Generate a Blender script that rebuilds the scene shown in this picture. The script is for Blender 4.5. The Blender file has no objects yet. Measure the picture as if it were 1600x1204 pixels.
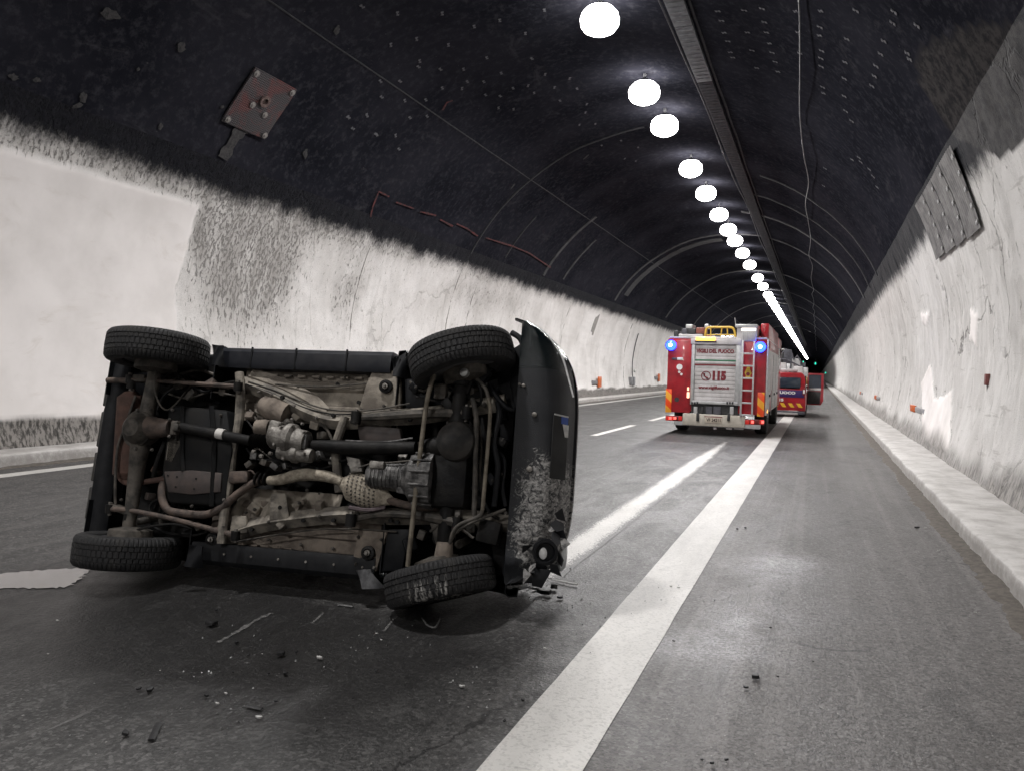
import bpy, bmesh, math, random
import numpy as np
from mathutils import Matrix, Vector
random.seed(7); RNG = np.random.default_rng(7)
SC = bpy.context.scene
COL = SC.collection

# ------------------------------------------------------------------ camera
YAW, PITCH, ROLL = math.radians(21.641), math.radians(1.302), math.radians(1.6)
FPX, CX, CY, CAMH = 1203.0, 800.0, 602.0, 1.55      # focal length and centre in pixels of the 1600 x 1204 photograph
camd = bpy.data.cameras.new('camera'); cam = bpy.data.objects.new('camera', camd); COL.objects.link(cam)
CAMR = Matrix.Rotation(YAW, 3, 'Z') @ Matrix.Rotation(math.pi / 2 - PITCH, 3, 'X') @ Matrix.Rotation(ROLL, 3, 'Z')
cam.matrix_world = Matrix.Translation((0, 0, CAMH)) @ CAMR.to_4x4()
camd.sensor_width = 36.0; camd.lens = FPX / 1600.0 * 36.0; camd.clip_start = 0.05; camd.clip_end = 1500
SC.camera = cam
# ------------------------------------------------------------------ world: night outside the tunnel
w = bpy.data.worlds.new('World'); SC.world = w; w.use_nodes = True
bg = w.node_tree.nodes['Background']
sky = w.node_tree.nodes.new('ShaderNodeTexSky'); sky.sky_type = 'NISHITA'; sky.sun_disc = False
sky.sun_elevation = math.radians(-4); sky.sun_rotation = 0
w.node_tree.links.new(sky.outputs['Color'], bg.inputs['Color']); bg.inputs['Strength'].default_value = 0.02
SC.view_settings.view_transform = 'Standard'; SC.view_settings.look = 'None'
SC.view_settings.exposure = 0.0; SC.view_settings.gamma = 1.0
SC.cycles.use_denoising = True; SC.cycles.use_adaptive_sampling = True; SC.cycles.adaptive_threshold = .02; SC.cycles.max_bounces = 5; SC.cycles.diffuse_bounces = 3; SC.cycles.glossy_bounces = 3
SC.cycles.transmission_bounces = 4; SC.cycles.transparent_max_bounces = 8; SC.cycles.sample_clamp_indirect = 4.0
SC.cycles.caustics_reflective = False; SC.cycles.caustics_refractive = False
LAMP_W = 385.0        # watts of light per tunnel lamp

# ------------------------------------------------------------------ pixel -> direction, then met with the surface it shows
CAMRN = np.array(CAMR); CAMP = np.array([0, 0, CAMH])
def ray(px, py): return CAMRN @ np.array([(px - CX) / FPX, -(py - CY) / FPX, -1.0])
XC, ZC, RR = -4.38, 1.9, 6.64                       # tunnel bore: a circle in X, Z
def tun(px, py, dr=0.0):
    d = ray(px, py); r = RR - dr
    a = d[0]**2 + d[2]**2; b = 2*((CAMP[0]-XC)*d[0] + (CAMP[2]-ZC)*d[2]); c = (CAMP[0]-XC)**2 + (CAMP[2]-ZC)**2 - r*r
    return CAMP + d * ((-b + math.sqrt(b*b - 4*a*c)) / (2*a))
def gr(px, py, z=0.0):
    d = ray(px, py); return CAMP + d * ((z - CAMH) / d[2])
def phi_of(p): return math.atan2(p[2]-ZC, p[0]-XC)   # 0 on the +X side, pi on the -X side
def bore(phi, y, dr=0.0): return Vector((XC + (RR-dr)*math.cos(phi), y, ZC + (RR-dr)*math.sin(phi)))

# ------------------------------------------------------------------ noise on arrays
def _h(i, j, s):
    n = (i.astype(np.int64)*374761393 + j.astype(np.int64)*668265263 + s*144269504) & 0x7fffffff
    n = ((n ^ (n >> 13)) * 1274126177) & 0x7fffffff
    return ((n ^ (n >> 16)) & 0xffff) / 65535.0
def vnoise(x, y, s=0):
    i, j = np.floor(x), np.floor(y); fx, fy = x-i, y-j; fx = fx*fx*(3-2*fx); fy = fy*fy*(3-2*fy)
    a, b, c, d = _h(i, j, s), _h(i+1, j, s), _h(i, j+1, s), _h(i+1, j+1, s)
    return (a*(1-fx)+b*fx)*(1-fy) + (c*(1-fx)+d*fx)*fy
def fbm(x, y, o=4, s=0):
    t, a, n = 0, 0.5, 0
    for k in range(o): t = t + a*vnoise(x*2**k, y*2**k, s+k*17); n += a; a *= .5
    return t/n
def sstep(a, b, x): t = np.clip((x-a)/(b-a), 0, 1); return t*t*(3-2*t)

# ------------------------------------------------------------------ node materials
class NT:
    def __init__(s, name):
        s.m = bpy.data.materials.new(name); s.m.use_nodes = True; s.t = s.m.node_tree
        s.b = s.t.nodes['Principled BSDF']; s.out = s.t.nodes['Material Output']
    def n(s, ty, ins=None, **at):
        k = s.t.nodes.new('ShaderNode'+ty)
        for a, v in at.items(): setattr(k, a, v)
        for a, v in (ins or {}).items(): s.set(k.inputs[a], v)
        return k
    def set(s, sock, v):
        if isinstance(v, bpy.types.NodeSocket): s.t.links.new(v, sock)
        elif hasattr(sock.default_value, '__len__') and not isinstance(v, (int, float)):
            sock.default_value = tuple(v) + ((1,) if len(sock.default_value) == 4 and len(v) == 3 else ())
        else: sock.default_value = v
    def co(s, k='Object'): return s.n('TexCoord').outputs[k]
    def map(s, v, sc=(1, 1, 1), rot=(0, 0, 0), loc=(0, 0, 0)): return s.n('Mapping', {0: v, 1: loc, 2: rot, 3: sc}).outputs[0]
    def noise(s, v, sc=5, de=4, ro=.55, di=0.0, out=0): return s.n('TexNoise', {'Vector': v, 'Scale': sc, 'Detail': de, 'Roughness': ro, 'Distortion': di}).outputs[out]
    def vor(s, v, sc=5, f='F1', out=0): return s.n('TexVoronoi', {'Vector': v, 'Scale': sc}, feature=f).outputs[out]
    def math(s, op, a, b=0.0, c=0.0): return s.n('Math', {0: a, 1: b, 2: c}, operation=op).outputs[0]
    def sm(s, v, a, b, lo=0.0, hi=1.0): return s.n('MapRange', {0: v, 1: a, 2: b, 3: lo, 4: hi}, interpolation_type='SMOOTHSTEP').outputs[0]
    def mix(s, f, a, b):
        k = s.n('Mix', data_type='RGBA'); s.set(k.inputs[0], f); s.set(k.inputs[6], a); s.set(k.inputs[7], b); return k.outputs[2]
    def mul(s, a, b):
        k = s.n('Mix', data_type='RGBA', blend_type='MULTIPLY'); s.set(k.inputs[0], 1.0); s.set(k.inputs[6], a); s.set(k.inputs[7], b); return k.outputs[2]
    def sep(s, v): return s.n('SeparateXYZ', {0: v}).outputs
    def attr(s, name): return s.n('Attribute', attribute_name=name).outputs['Fac']
    def bump(s, h, st=.3, di=.02, nrm=None):
        k = s.n('Bump', {'Height': h, 'Strength': st, 'Distance': di})
        if nrm: s.set(k.inputs['Normal'], nrm)
        return k.outputs[0]
    def fin(s, **k):
        names = {'col': 'Base Color', 'ro': 'Roughness', 'me': 'Metallic', 'no': 'Normal', 'em': 'Emission Color', 'es': 'Emission Strength', 'tr': 'Transmission Weight', 'coat': 'Coat Weight', 'spec': 'Specular IOR Level', 'al': 'Alpha', 'ior': 'IOR'}
        for a, v in k.items(): s.set(s.b.inputs[names[a]], v)
        return s.m
MATS = {}
def mat(name, c1, c2=None, sc=6.0, ro=.5, ro2=None, me=0.0, bump=0.0, bs=40.0, coat=0.0, lo=.35, hi=.65, spec=.5):
    """plain worn surface: two tones of one colour mixed by noise, uneven gloss, fine relief"""
    if name in MATS: return MATS[name]
    t = NT(name); v = t.co(); c2 = c2 or tuple(x*.7 for x in c1)
    f = t.sm(t.noise(v, sc, 5, .6), lo, hi)
    k = dict(col=t.mix(f, c1, c2), ro=t.sm(t.noise(v, sc*2.3, 3), .3, .7, ro, ro2 if ro2 is not None else min(1, ro+.15)), me=me, coat=coat, spec=spec)
    if bump: k['no'] = t.bump(t.noise(v, bs, 4, .6), bump, .01)
    MATS[name] = t.fin(**k); return MATS[name]
def emit(name, c, st, base=(.02, .02, .02)):
    if name in MATS: return MATS[name]
    t = NT(name); MATS[name] = t.fin(col=base, em=c, es=st, ro=.3); return MATS[name]

# ------------------------------------------------------------------ mesh builder
def frame_to(d):
    d = Vector(d).normalized(); u = Vector((0, 0, 1)) if abs(d.z) < .9 else Vector((1, 0, 0))
    x = u.cross(d).normalized(); y = d.cross(x); return np.array([x, y, d])
def smooth_path(pts, n=6):
    P = [np.array(p, float) for p in pts]
    if len(P) < 3 or n < 2: return P
    E = [2*P[0]-P[1]] + P + [2*P[-1]-P[-2]]; out = []
    for i in range(1, len(E)-2):
        a, b, c, d = E[i-1:i+3]
        for k in range(n):
            t = k/n; out.append(.5*(2*b + (c-a)*t + (2*a-5*b+4*c-d)*t*t + (3*b-a-3*c+d)*t**3))
    return out + [P[-1]]
class MB:
    def __init__(s): s.v = []; s.f = []
    def add(s, v, f):
        o = len(s.v); s.v += [tuple(float(c) for c in p) for p in v]; s.f += [tuple(i+o for i in q) for q in f]; return s
    def box(s, c, d, R=None, taper=(1, 1)):
        c = np.array(c, float); d = np.array(d, float)/2
        q = np.array([[x*d[0]*(taper[0] if z > 0 else 1), y*d[1]*(taper[1] if z > 0 else 1), z*d[2]] for z in (-1, 1) for x, y in ((-1, -1), (1, -1), (1, 1), (-1, 1))])
        if R is not None: q = q @ np.array(R).T
        return s.add(q+c, [(3, 2, 1, 0), (4, 5, 6, 7), (0, 1, 5, 4), (1, 2, 6, 5), (2, 3, 7, 6), (3, 0, 4, 7)])
    def bb(s, x0, x1, y0, y1, z0, z1): return s.box(((x0+x1)/2, (y0+y1)/2, (z0+z1)/2), (abs(x1-x0), abs(y1-y0), abs(z1-z0)))
    def tube(s, pts, r, n=10, sm=6, flat=1.0, closed=False):
        P = smooth_path(pts, sm) if sm > 1 else [np.array(p, float) for p in pts]
        m = len(P); rr = np.interp(np.linspace(0, 1, m), np.linspace(0, 1, len(r)), r) if hasattr(r, '__len__') else np.full(m, r)
        fr = None; V = []
        for i in range(m):
            d = P[min(i+1, m-1)] - P[max(i-1, 0)]; d = d/(np.linalg.norm(d)+1e-9)
            if fr is None: fr = frame_to(d)
            else:
                x = fr[0]-d*np.dot(fr[0], d); x /= np.linalg.norm(x)+1e-9; fr = np.array([x, np.cross(d, x), d])
            for k in range(n):
                a = 2*math.pi*k/n; V.append(P[i] + rr[i]*(math.cos(a)*fr[0] + flat*math.sin(a)*fr[1]))
        F = [(i*n+k, i*n+(k+1) % n, (i+1)*n+(k+1) % n, (i+1)*n+k) for i in range(m-1) for k in range(n)]
        F += [tuple(range(n-1, -1, -1)), tuple((m-1)*n+k for k in range(n))]
        return s.add(V, F)
    def lathe(s, prof, c, ax, n=24, sq=1.0):
        """prof: (radius, offset along ax) pairs"""
        fr = frame_to(ax); c = np.array(c, float); m = len(prof)
        V = [c + o*fr[2] + r*(math.cos(2*math.pi*k/n)*fr[0] + sq*math.sin(2*math.pi*k/n)*fr[1]) for r, o in prof for k in range(n)]
        F = [(i*n+k, i*n+(k+1) % n, (i+1)*n+(k+1) % n, (i+1)*n+k) for i in range(m-1) for k in range(n)]
        F += [tuple(range(n-1, -1, -1)), tuple((m-1)*n+k for k in range(n))]
        return s.add(V, F)
    def prism(s, poly, fn, d0, d1):
        """poly in 2D, fn(a, b, d) -> point"""
        n = len(poly); V = [fn(a, b, d0) for a, b in poly] + [fn(a, b, d1) for a, b in poly]
        return s.add(V, [tuple(range(n-1, -1, -1)), tuple(range(n, 2*n))] + [(i, (i+1) % n, n+(i+1) % n, n+i) for i in range(n)])
    def grid(s, P):
        a, b = len(P), len(P[0])
        return s.add([p for r in P for p in r], [(i*b+j, i*b+j+1, (i+1)*b+j+1, (i+1)*b+j) for i in range(a-1) for j in range(b-1)])
    def sheet(s, P, th):
        """a grid with thickness th (along its own normals)"""
        P = np.array(P, float); du = np.gradient(P, axis=0); dv = np.gradient(P, axis=1); nn = np.cross(du, dv); nn /= np.linalg.norm(nn, axis=2, keepdims=True)+1e-9
        Q = P + nn*th; a, b = P.shape[:2]; o = a*b
        F = [(i*b+j, i*b+j+1, (i+1)*b+j+1, (i+1)*b+j) for i in range(a-1) for j in range(b-1)]
        F2 = [tuple(o+k for k in q[::-1]) for q in F]
        ed = [(0, j) for j in range(b)] + [(i, b-1) for i in range(1, a)] + [(a-1, j) for j in range(b-2, -1, -1)] + [(i, 0) for i in range(a-2, 0, -1)]
        ids = [i*b+j for i, j in ed]; F3 = [(ids[k], ids[(k+1) % len(ids)], o+ids[(k+1) % len(ids)], o+ids[k]) for k in range(len(ids))]
        return s.add(np.concatenate([P.reshape(-1, 3), Q.reshape(-1, 3)]), F+F2+F3)
    def mesh(s, name, m, bevel=0.0, ang=35, fix=True):
        me = bpy.data.meshes.new(name); me.from_pydata(s.v, [], s.f); me.update()
        bm = bmesh.new(); bm.from_mesh(me)
        if fix: bmesh.ops.recalc_face_normals(bm, faces=bm.faces)
        if bevel:
            e = [x for x in bm.edges if len(x.link_faces) == 2 and x.calc_face_angle(0) > .6]
            bmesh.ops.bevel(bm, geom=e, offset=bevel, segments=2, affect='EDGES', profile=.5, clamp_overlap=True)
        bm.to_mesh(me); bm.free()
        me.polygons.foreach_set('use_smooth', [True]*len(me.polygons)); me.set_sharp_from_angle(angle=math.radians(ang))
        if m: me.materials.append(m)
        return me
    def build(s, name, m, parent=None, bevel=0.0, ang=35, fix=True, **tags):
        o = bpy.data.objects.new(name, s.mesh(name, m, bevel, ang, fix)); COL.objects.link(o)
        if parent: o.parent = parent
        for k, v in tags.items(): o[k] = v
        return o
def thing(name, label, cat, loc=(0, 0, 0), group=None, mw=None):
    o = bpy.data.objects.new(name, None); COL.objects.link(o); o.empty_display_size = .2
    if mw is not None: o.matrix_world = mw
    else: o.location = loc
    o['label'] = label; o['category'] = cat
    if group: o['group'] = group
    return o
def link(name, me, parent=None, loc=(0, 0, 0), rot=None, **tags):
    o = bpy.data.objects.new(name, me); COL.objects.link(o); o.location = loc
    if rot is not None: o.rotation_euler = rot
    if parent: o.parent = parent
    for k, v in tags.items(): o[k] = v
    return o
def text_obj(body, size, m, parent, mw, name='lettering', ext=.003, width=None, bold=.0):
    cu = bpy.data.curves.new(name, 'FONT'); cu.body = body; cu.size = size; cu.align_x = 'CENTER'; cu.align_y = 'CENTER'; cu.extrude = ext; cu.offset = bold; cu.resolution_u = 3
    t = bpy.data.objects.new('t', cu); COL.objects.link(t); bpy.context.view_layer.update()
    me = bpy.data.meshes.new_from_object(t.evaluated_get(bpy.context.evaluated_depsgraph_get())); bpy.data.objects.remove(t)
    if width:
        xs = [v.co.x for v in me.vertices]; k = width/(max(xs)-min(xs)); c = (max(xs)+min(xs))/2
        for v in me.vertices: v.co.x = (v.co.x-c)*k
    me.materials.clear(); me.materials.append(m)
    o = bpy.data.objects.new(name, me); COL.objects.link(o); o.parent = parent; o.matrix_local = mw; return o

# ================================================================== THE SETTING
def attr_set(me, name, arr):
    a = me.attributes.new(name, 'FLOAT', 'POINT'); a.data.foreach_set('value', np.asarray(arr, np.float32).ravel())
def spots(Y, Z, lst):
    """lst of (y, z, ry, rz, amount): soft blotches on a wall, or on the road with x in place of z"""
    t = np.zeros_like(Y)
    for y, z, ry, rz, a in lst: t += a*np.exp(-((Y-y)/ry)**2 - ((Z-z)/rz)**2)
    return np.clip(t, -1, 1)
def quad_grid(name, P, m, attrs=None, **tags):
    a, b = P.shape[:2]; me = bpy.data.meshes.new(name)
    I = np.arange(a*b).reshape(a, b); F = np.stack([I[:-1, :-1], I[:-1, 1:], I[1:, 1:], I[1:, :-1]], -1).reshape(-1, 4)
    me.from_pydata(P.reshape(-1, 3).tolist(), [], F.tolist()); me.update()
    me.polygons.foreach_set('use_smooth', [True]*len(me.polygons)); me.materials.append(m)
    for k, v in (attrs or {}).items(): attr_set(me, k, v)
    o = bpy.data.objects.new(name, me); COL.objects.link(o)
    for k, v in tags.items(): o[k] = v
    return o

# ---- asphalt
def asphalt():
    t = NT('asphalt'); v = t.co(); s = t.sep(v)
    big = t.noise(t.map(v, (1, .35, 1)), .9, 4, .6); mid = t.noise(v, 6, 6, .7); fine = t.noise(v, 55, 3, .7)
    st1 = t.sep(t.vor(v, 78, out=1))[0]; st2 = t.sep(t.vor(v, 38, out=1))[1]; patch = t.noise(t.map(v, (1, .45, 1)), 1.7, 6, .72, 1.0)
    c = t.mix(t.sm(big, .3, .7), (.026, .0255, .025), (.050, .049, .048)); c = t.mix(t.sm(mid, .35, .7, 0, .55), c, (.021, .0205, .020))
    shoulder = t.sm(t.math('ADD', s[0], t.math('MULTIPLY', mid, .25)), -.95, -.5)                  # the hard shoulder is another, paler surfacing
    sc = t.mix(t.sm(big, .35, .7), (.104, .097, .094), (.072, .067, .065)); sc = t.mix(t.sm(patch, .45, .70, 0, .6), sc, (.060, .056, .055)); sc = t.mix(t.sm(t.noise(t.map(v, (7, .06, 1)), 1.0, 4, .6), .50, .64, 0, .55), sc, (.165, .155, .150))
    sc = t.mix(t.sm(t.noise(t.map(v, (11, .4, 1), rot=(0, 0, .12)), 1.0, 4, .6), .66, .72, 0, .55), sc, (.045, .042, .041))
    c = t.mix(shoulder, c, sc)
    dust = t.math('MULTIPLY', t.sm(s[0], -3.4, -1.9), t.sm(s[0], -.6, -1.0)); c = t.mix(t.math('MULTIPLY', dust, t.sm(patch, .38, .62, .15, .75)), c, (.105, .102, .100))   # grit swept up beside the edge line
    c = t.mix(t.sm(st1, .70, .98, 0, .45), c, (.20, .195, .19)); c = t.mix(t.sm(st1, .38, .05, 0, .5), c, (.013, .013, .013)); c = t.mix(t.sm(st2, .86, 1.0, 0, .4), c, (.20, .196, .19)); c = t.mix(t.sm(st2, .18, .0, 0, .5), c, (.012, .012, .012))
    tr = t.sm(t.noise(t.map(v, (5.5, .05, 1)), 1.0, 3, .5), .56, .66, 0, .35); c = t.mix(tr, c, (.115, .110, .106))   # wheel tracks and dust bands
    c = t.mix(t.sm(patch, .58, .70, 0, .6), c, (.018, .0175, .0175))
    scr = t.sm(t.noise(t.map(v, (26, 1.6, 1), rot=(0, 0, -.45)), 1.0, 2, .5), .70, .76, 0, .55); c = t.mix(scr, c, (.19, .185, .18))
    spk = t.sm(t.vor(v, 14), .07, .035, 0, .85); c = t.mix(spk, c, (.36, .35, .33))
    cw = t.n('VectorMath', {0: v, 1: t.n('VectorMath', {0: t.noise(v, 2.0, 4, .6, out=1), 3: .5}, operation='SCALE').outputs[0]}, operation='ADD').outputs[0]
    crk = t.math('MULTIPLY', t.sm(t.n('TexVoronoi', {'Vector': t.map(cw, (1, .45, 1)), 'Scale': .8}, feature='DISTANCE_TO_EDGE').outputs[0], .010, .003), t.sm(big, .46, .56)); c = t.mix(t.math('MULTIPLY', crk, .8), c, (.009, .009, .009))
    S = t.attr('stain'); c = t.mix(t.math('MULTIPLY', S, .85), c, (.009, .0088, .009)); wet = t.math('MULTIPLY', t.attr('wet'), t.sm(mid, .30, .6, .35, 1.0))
    c = t.mix(t.math('MULTIPLY', wet, .6), c, t.mix(st1, (.10, .10, .105), (.46, .46, .48)))  # lamp glints on the wet patches, painted as paler stones
    r = t.math('SUBTRACT', t.sm(patch, .3, .7, .62, .44), t.math('MULTIPLY', wet, .18)); r = t.math('SUBTRACT', r, t.math('MULTIPLY', S, .18))
    h = t.math('ADD', t.math('MULTIPLY', st1, .6), t.math('ADD', t.math('MULTIPLY', fine, .9), t.math('MULTIPLY', t.noise(v, 24, 3, .6), .6)))
    return t.fin(col=c, ro=r, no=t.bump(h, .6, .014), spec=.5)
M_ASPH = asphalt()
yr = np.unique(np.round(np.concatenate([np.arange(-40, 1, 2.0), np.arange(1, 12, .08), np.arange(12, 40, .5), np.arange(40, 330, 5.0), np.arange(330, 1001, 30.0)]), 3))
xr = np.unique(np.round(np.concatenate([np.arange(-10.9, -6, .3), np.arange(-6, 2.11, .1)]), 3))
Yg, Xg = np.meshgrid(yr, xr, indexing='ij')
def gs(px, py, ry, rx, a): p = gr(px, py); return (p[1], p[0], ry, rx, a)
glint_v = spots(Yg, Xg, [gs(1215, 890, .55, .22, 1), gs(1155, 985, .35, .16, 1), gs(1100, 1010, .25, .3, .8), gs(1255, 880, .3, .2, .5), gs(800, 930, .3, .25, .55), gs(1235, 960, .4, .3, .3)])
glint_v = np.clip(glint_v*(0.35+1.3*fbm(Xg*5, Yg*5, 3, 3)), 0, 1)
stain_shade = spots(Yg, Xg, [gs(660, 1010, .35, .5, .8), gs(560, 985, .25, .4, .5), gs(300, 930, .45, 1.1, .8), gs(150, 960, .5, 1.0, .5), gs(450, 1000, .5, .8, .4), gs(470, 960, .3, .8, .4), gs(250, 1060, .5, 1.0, .45), gs(420, 1020, .5, .9, .45), gs(600, 1080, .35, .4, .5), gs(80, 1000, .6, 1.2, .5), gs(500, 1150, .4, .5, .35), gs(150, 870, 1.2, .8, .4), gs(1190, 700, 5, .5, .2), gs(720, 960, .3, .25, .5)])  # oil stains and damp, with the car's shade painted into the same dark spots
stain_shade = np.clip(stain_shade*(.4+1.2*fbm(Xg*4, Yg*4, 3, 9)), 0, .9)
road = quad_grid('road', np.stack([Xg, Yg, 0*Xg], -1), M_ASPH, {'wet': glint_v, 'stain': stain_shade}, kind='structure', label='dark worn asphalt carriageway and hard shoulder of the tunnel')

# ---- painted lines: worn thermoplastic over the asphalt
def line_mat(name, wear, soft):
    t = NT(name); v = t.co(); s = t.sep(v)
    n = t.noise(v, 60, 4, .7); g = t.noise(t.map(v, (1, .5, 1)), 3.0, 5, .6)
    c = t.mix(t.sm(g, .3, .75, 0, .55), (.58, .565, .54), (.40, .39, .372))
    st1 = t.sep(t.vor(v, 78, out=1))[0]; c = t.mix(t.sm(st1, .45, .0, 0, .30), c, (.17, .166, .16)); c = t.mix(t.sm(t.noise(t.map(v, (1, .3, 1)), 1.2, 6, .7), .48, .7, 0, .45), c, (.22, .215, .205))
    bare = t.sm(t.math('ADD', n, t.math('ADD', t.math('MULTIPLY', t.attr('edge'), soft), t.math('MULTIPLY', g, .25))), wear, wear+.12)
    sk = t.sm(t.noise(t.map(v, (3, 14, 1), rot=(0, 0, .5)), 1.4, 4, .6), .62, .70, 0, .35)
    c = t.mix(bare, t.mix(sk, c, (.16, .155, .15)), (.055, .053, .052))
    return t.fin(col=c, ro=.5, no=t.bump(t.noise(v, 130, 2, .6), .5, .01))
def strip(name, x0, x1, y0, y1, m, z=.004, wob=.0, ecurve=None, ny=None, **tags):
    n = ny or max(2, int((y1-y0)/.15)); ys = y0+(y1-y0)*(np.linspace(0, 1, n)**1.6); us = np.linspace(0, 1, 9)
    Y, U = np.meshgrid(ys, us, indexing='ij'); X = x0+(x1-x0)*U + wob*(fbm(Y*3, U*0+x0, 3, 5)-.5)*(1-np.abs(2*U-1)*0)
    e = np.abs(2*U-1)**2; e = e if ecurve is None else ecurve(U, Y)
    o = quad_grid(name, np.stack([X, Y, 0*X+z], -1), m, {'edge': e}, **tags); o.parent = road; return o
M_LINE = line_mat('road_paint_white', .86, .16); M_FADED = line_mat('road_paint_faded', .80, .42)
strip('edge_line', -1.165, -.79, -20, 320, M_LINE, wob=.008, ecurve=lambda U, Y: np.clip(U-.62, 0, 1)*2.2+np.clip(.08-U, 0, 1)*4, label='solid white edge line with a worn dusty border')
strip('faded_line', -2.08, -1.72, 5.4, 18.2, M_FADED, wob=.02, ecurve=lambda U, Y: np.abs(2*U-1)**1.5+np.clip((Y-14)/5, 0, 1)*.8+np.clip((6.5-Y)/1.5, 0, 1)*.4, label='older faded white line beside the edge line')
for y0 in (-3, 10.2, 17.7, 24.4, 31.5, 42, 54, 66, 78, 90, 102, 114, 126, 138): strip('lane_dash', -5.0, -4.82, y0, y0+4.3, M_LINE, wob=.01)
strip('edge_line', -9.72, -9.45, -20, 320, M_LINE, wob=.02)

# ---- kerbs and walkways
t = NT('painted_kerb_concrete'); v = t.co(); n = t.noise(v, 3, 6, .65); c = t.mix(t.sm(n, .35, .7), (.52, .505, .49), (.35, .335, .32))
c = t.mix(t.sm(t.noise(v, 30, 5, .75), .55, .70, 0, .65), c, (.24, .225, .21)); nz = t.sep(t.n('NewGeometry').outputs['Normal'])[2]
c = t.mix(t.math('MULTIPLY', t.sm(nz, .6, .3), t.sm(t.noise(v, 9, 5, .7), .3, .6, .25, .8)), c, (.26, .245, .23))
M_KERB = t.fin(col=c, ro=.8, no=t.bump(t.noise(v, 45, 5, .7), .5, .015))
def kerb(name, xe, xw, side, label):
    ys = np.unique(np.concatenate([np.arange(-20, 2, 1.0), np.arange(2, 40, .08), np.arange(40, 330, 3.0), np.arange(330, 1001, 30.0)]))
    e = (fbm(ys*2.2, ys*0+xe, 4, 21)-.5)*.05 + (fbm(ys*14, ys*0, 3, 22)-.5)*.025; hh = .175+(fbm(ys*1.3, ys*0+3, 3, 23)-.5)*.02
    prof = [(-.012, -.06), (0, 0.0), (.0, .55), (.008, .92), (.03, 1.0), (.25, 1.03), (.6, 1.02), (1.0, 1.05)]
    W = abs(xw-xe); P = np.zeros((len(ys), len(prof), 3))
    for j, (a, b) in enumerate(prof):
        P[:, j, 0] = xe + side*(a*W + (1-a)*e); P[:, j, 1] = ys; P[:, j, 2] = np.where(b > 0, b*hh, b)
    if side < 0: P = P[:, ::-1]
    return quad_grid(name, P, M_KERB, kind='structure', label=label)
kerb('walkway', 1.36, 2.12, 1, 'raised white painted kerb walkway along the cracked wall beside the hard shoulder')
kerb('walkway', -10.22, -10.95, -1, 'low white kerb at the foot of the plastered wall beyond the overturned car')
def dirt_band(name, x0, wid, side, label, seed):
    ys = np.unique(np.concatenate([np.arange(1.5, 40, .06), np.arange(40, 300, 2.0)])); ed = wid*(.45+.8*fbm(ys*1.6, ys*0, 4, seed)) + (fbm(ys*11, ys*0, 2, seed+1)-.5)*.07
    P = np.zeros((len(ys), 5, 3))
    for j, u in enumerate((0, .3, .6, .9, 1)):
        P[:, j, 0] = x0-side*ed*u; P[:, j, 1] = ys; P[:, j, 2] = .006+.022*(1-u)*(.4+fbm(ys*9, ys*0+j, 3, seed+2)) - (.006 if u == 1 else 0)
    if side > 0: P = P[:, ::-1]
    return quad_grid(name, P, mat('gutter_dirt', (.085, .075, .065), (.13, .115, .10), 18, .95, bump=.8, bs=90), kind='stuff', label=label)
dirt_band('dirt', 1.372, .2, 1, 'brown grit and dirt gathered along the foot of the walkway kerb', 40)
dirt_band('dirt', -10.22, .16, -1, 'grey grit gathered along the foot of the far kerb', 50)

# ---- bore: two painted walls and the dark vault
def base_disp(Y, A): return (fbm(Y*.35, A*.5, 3, 61)-.5)*.10 + (fbm(Y*2.3, A*2.3, 3, 62)-.5)*.022
def lining(name, ph0, ph1, nph, ys, disp, m, attrs, **tags):
    ph = np.linspace(ph0, ph1, nph); Y, PH = np.meshgrid(ys, ph, indexing='ij'); Z = ZC+RR*np.sin(PH)
    d = base_disp(Y, PH*RR)
    if disp is not None: d = d + disp(Y, Z)
    P = np.stack([XC+(RR-d)*np.cos(PH), Y, ZC+(RR-d)*np.sin(PH)], -1)
    return quad_grid(name, P, m, attrs(Y, Z) if attrs else None, **tags)
A_L, A_R = math.asin((5.15-ZC)/RR), math.asin((4.85-ZC)/RR)
ys_l = np.unique(np.concatenate([np.arange(-40, 5, 2.0), np.arange(5, 32, .055), np.arange(32, 80, .4), np.arange(80, 331, 5.0), np.arange(345, 1001, 30.0)]))
ys_r = np.unique(np.concatenate([np.arange(-40, 6, 1.0), np.arange(6, 30, .055), np.arange(30, 80, .4), np.arange(80, 331, 5.0), np.arange(345, 1001, 30.0)]))
def ts(px, py, ry, rz, a): p = tun(px, py); return (p[1], p[2], ry, rz, a)
ED = lambda Y, Z: 10.92+.05*(fbm(Z*1.4, Z*0, 3, 71)-.5)*4+.06*(fbm(Z*7, Z*0, 2, 72)-.5)          # ragged end of the smooth plaster
def patch_l(Y, Z):
    top = 4.42-(Y-7)*.012+.05*(fbm(Y*2, Y*0, 3, 73)-.5); bot = .50+.10*(fbm(Y*1.3, Y*0, 3, 74)-.5)
    return sstep(0, .05, ED(Y, Z)-Y)*sstep(0, .06, top-Z)*sstep(0, .06, Z-bot)
def disp_l(Y, Z):
    p = patch_l(Y, Z); rough = (fbm(Y*8, Z*4, 4, 75)-.5)*.035 + (fbm(Y*26, Z*13, 2, 77)-.5)*.016
    return p*.022 + (1-p)*rough*sstep(5.15, 4.9, Z)
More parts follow.
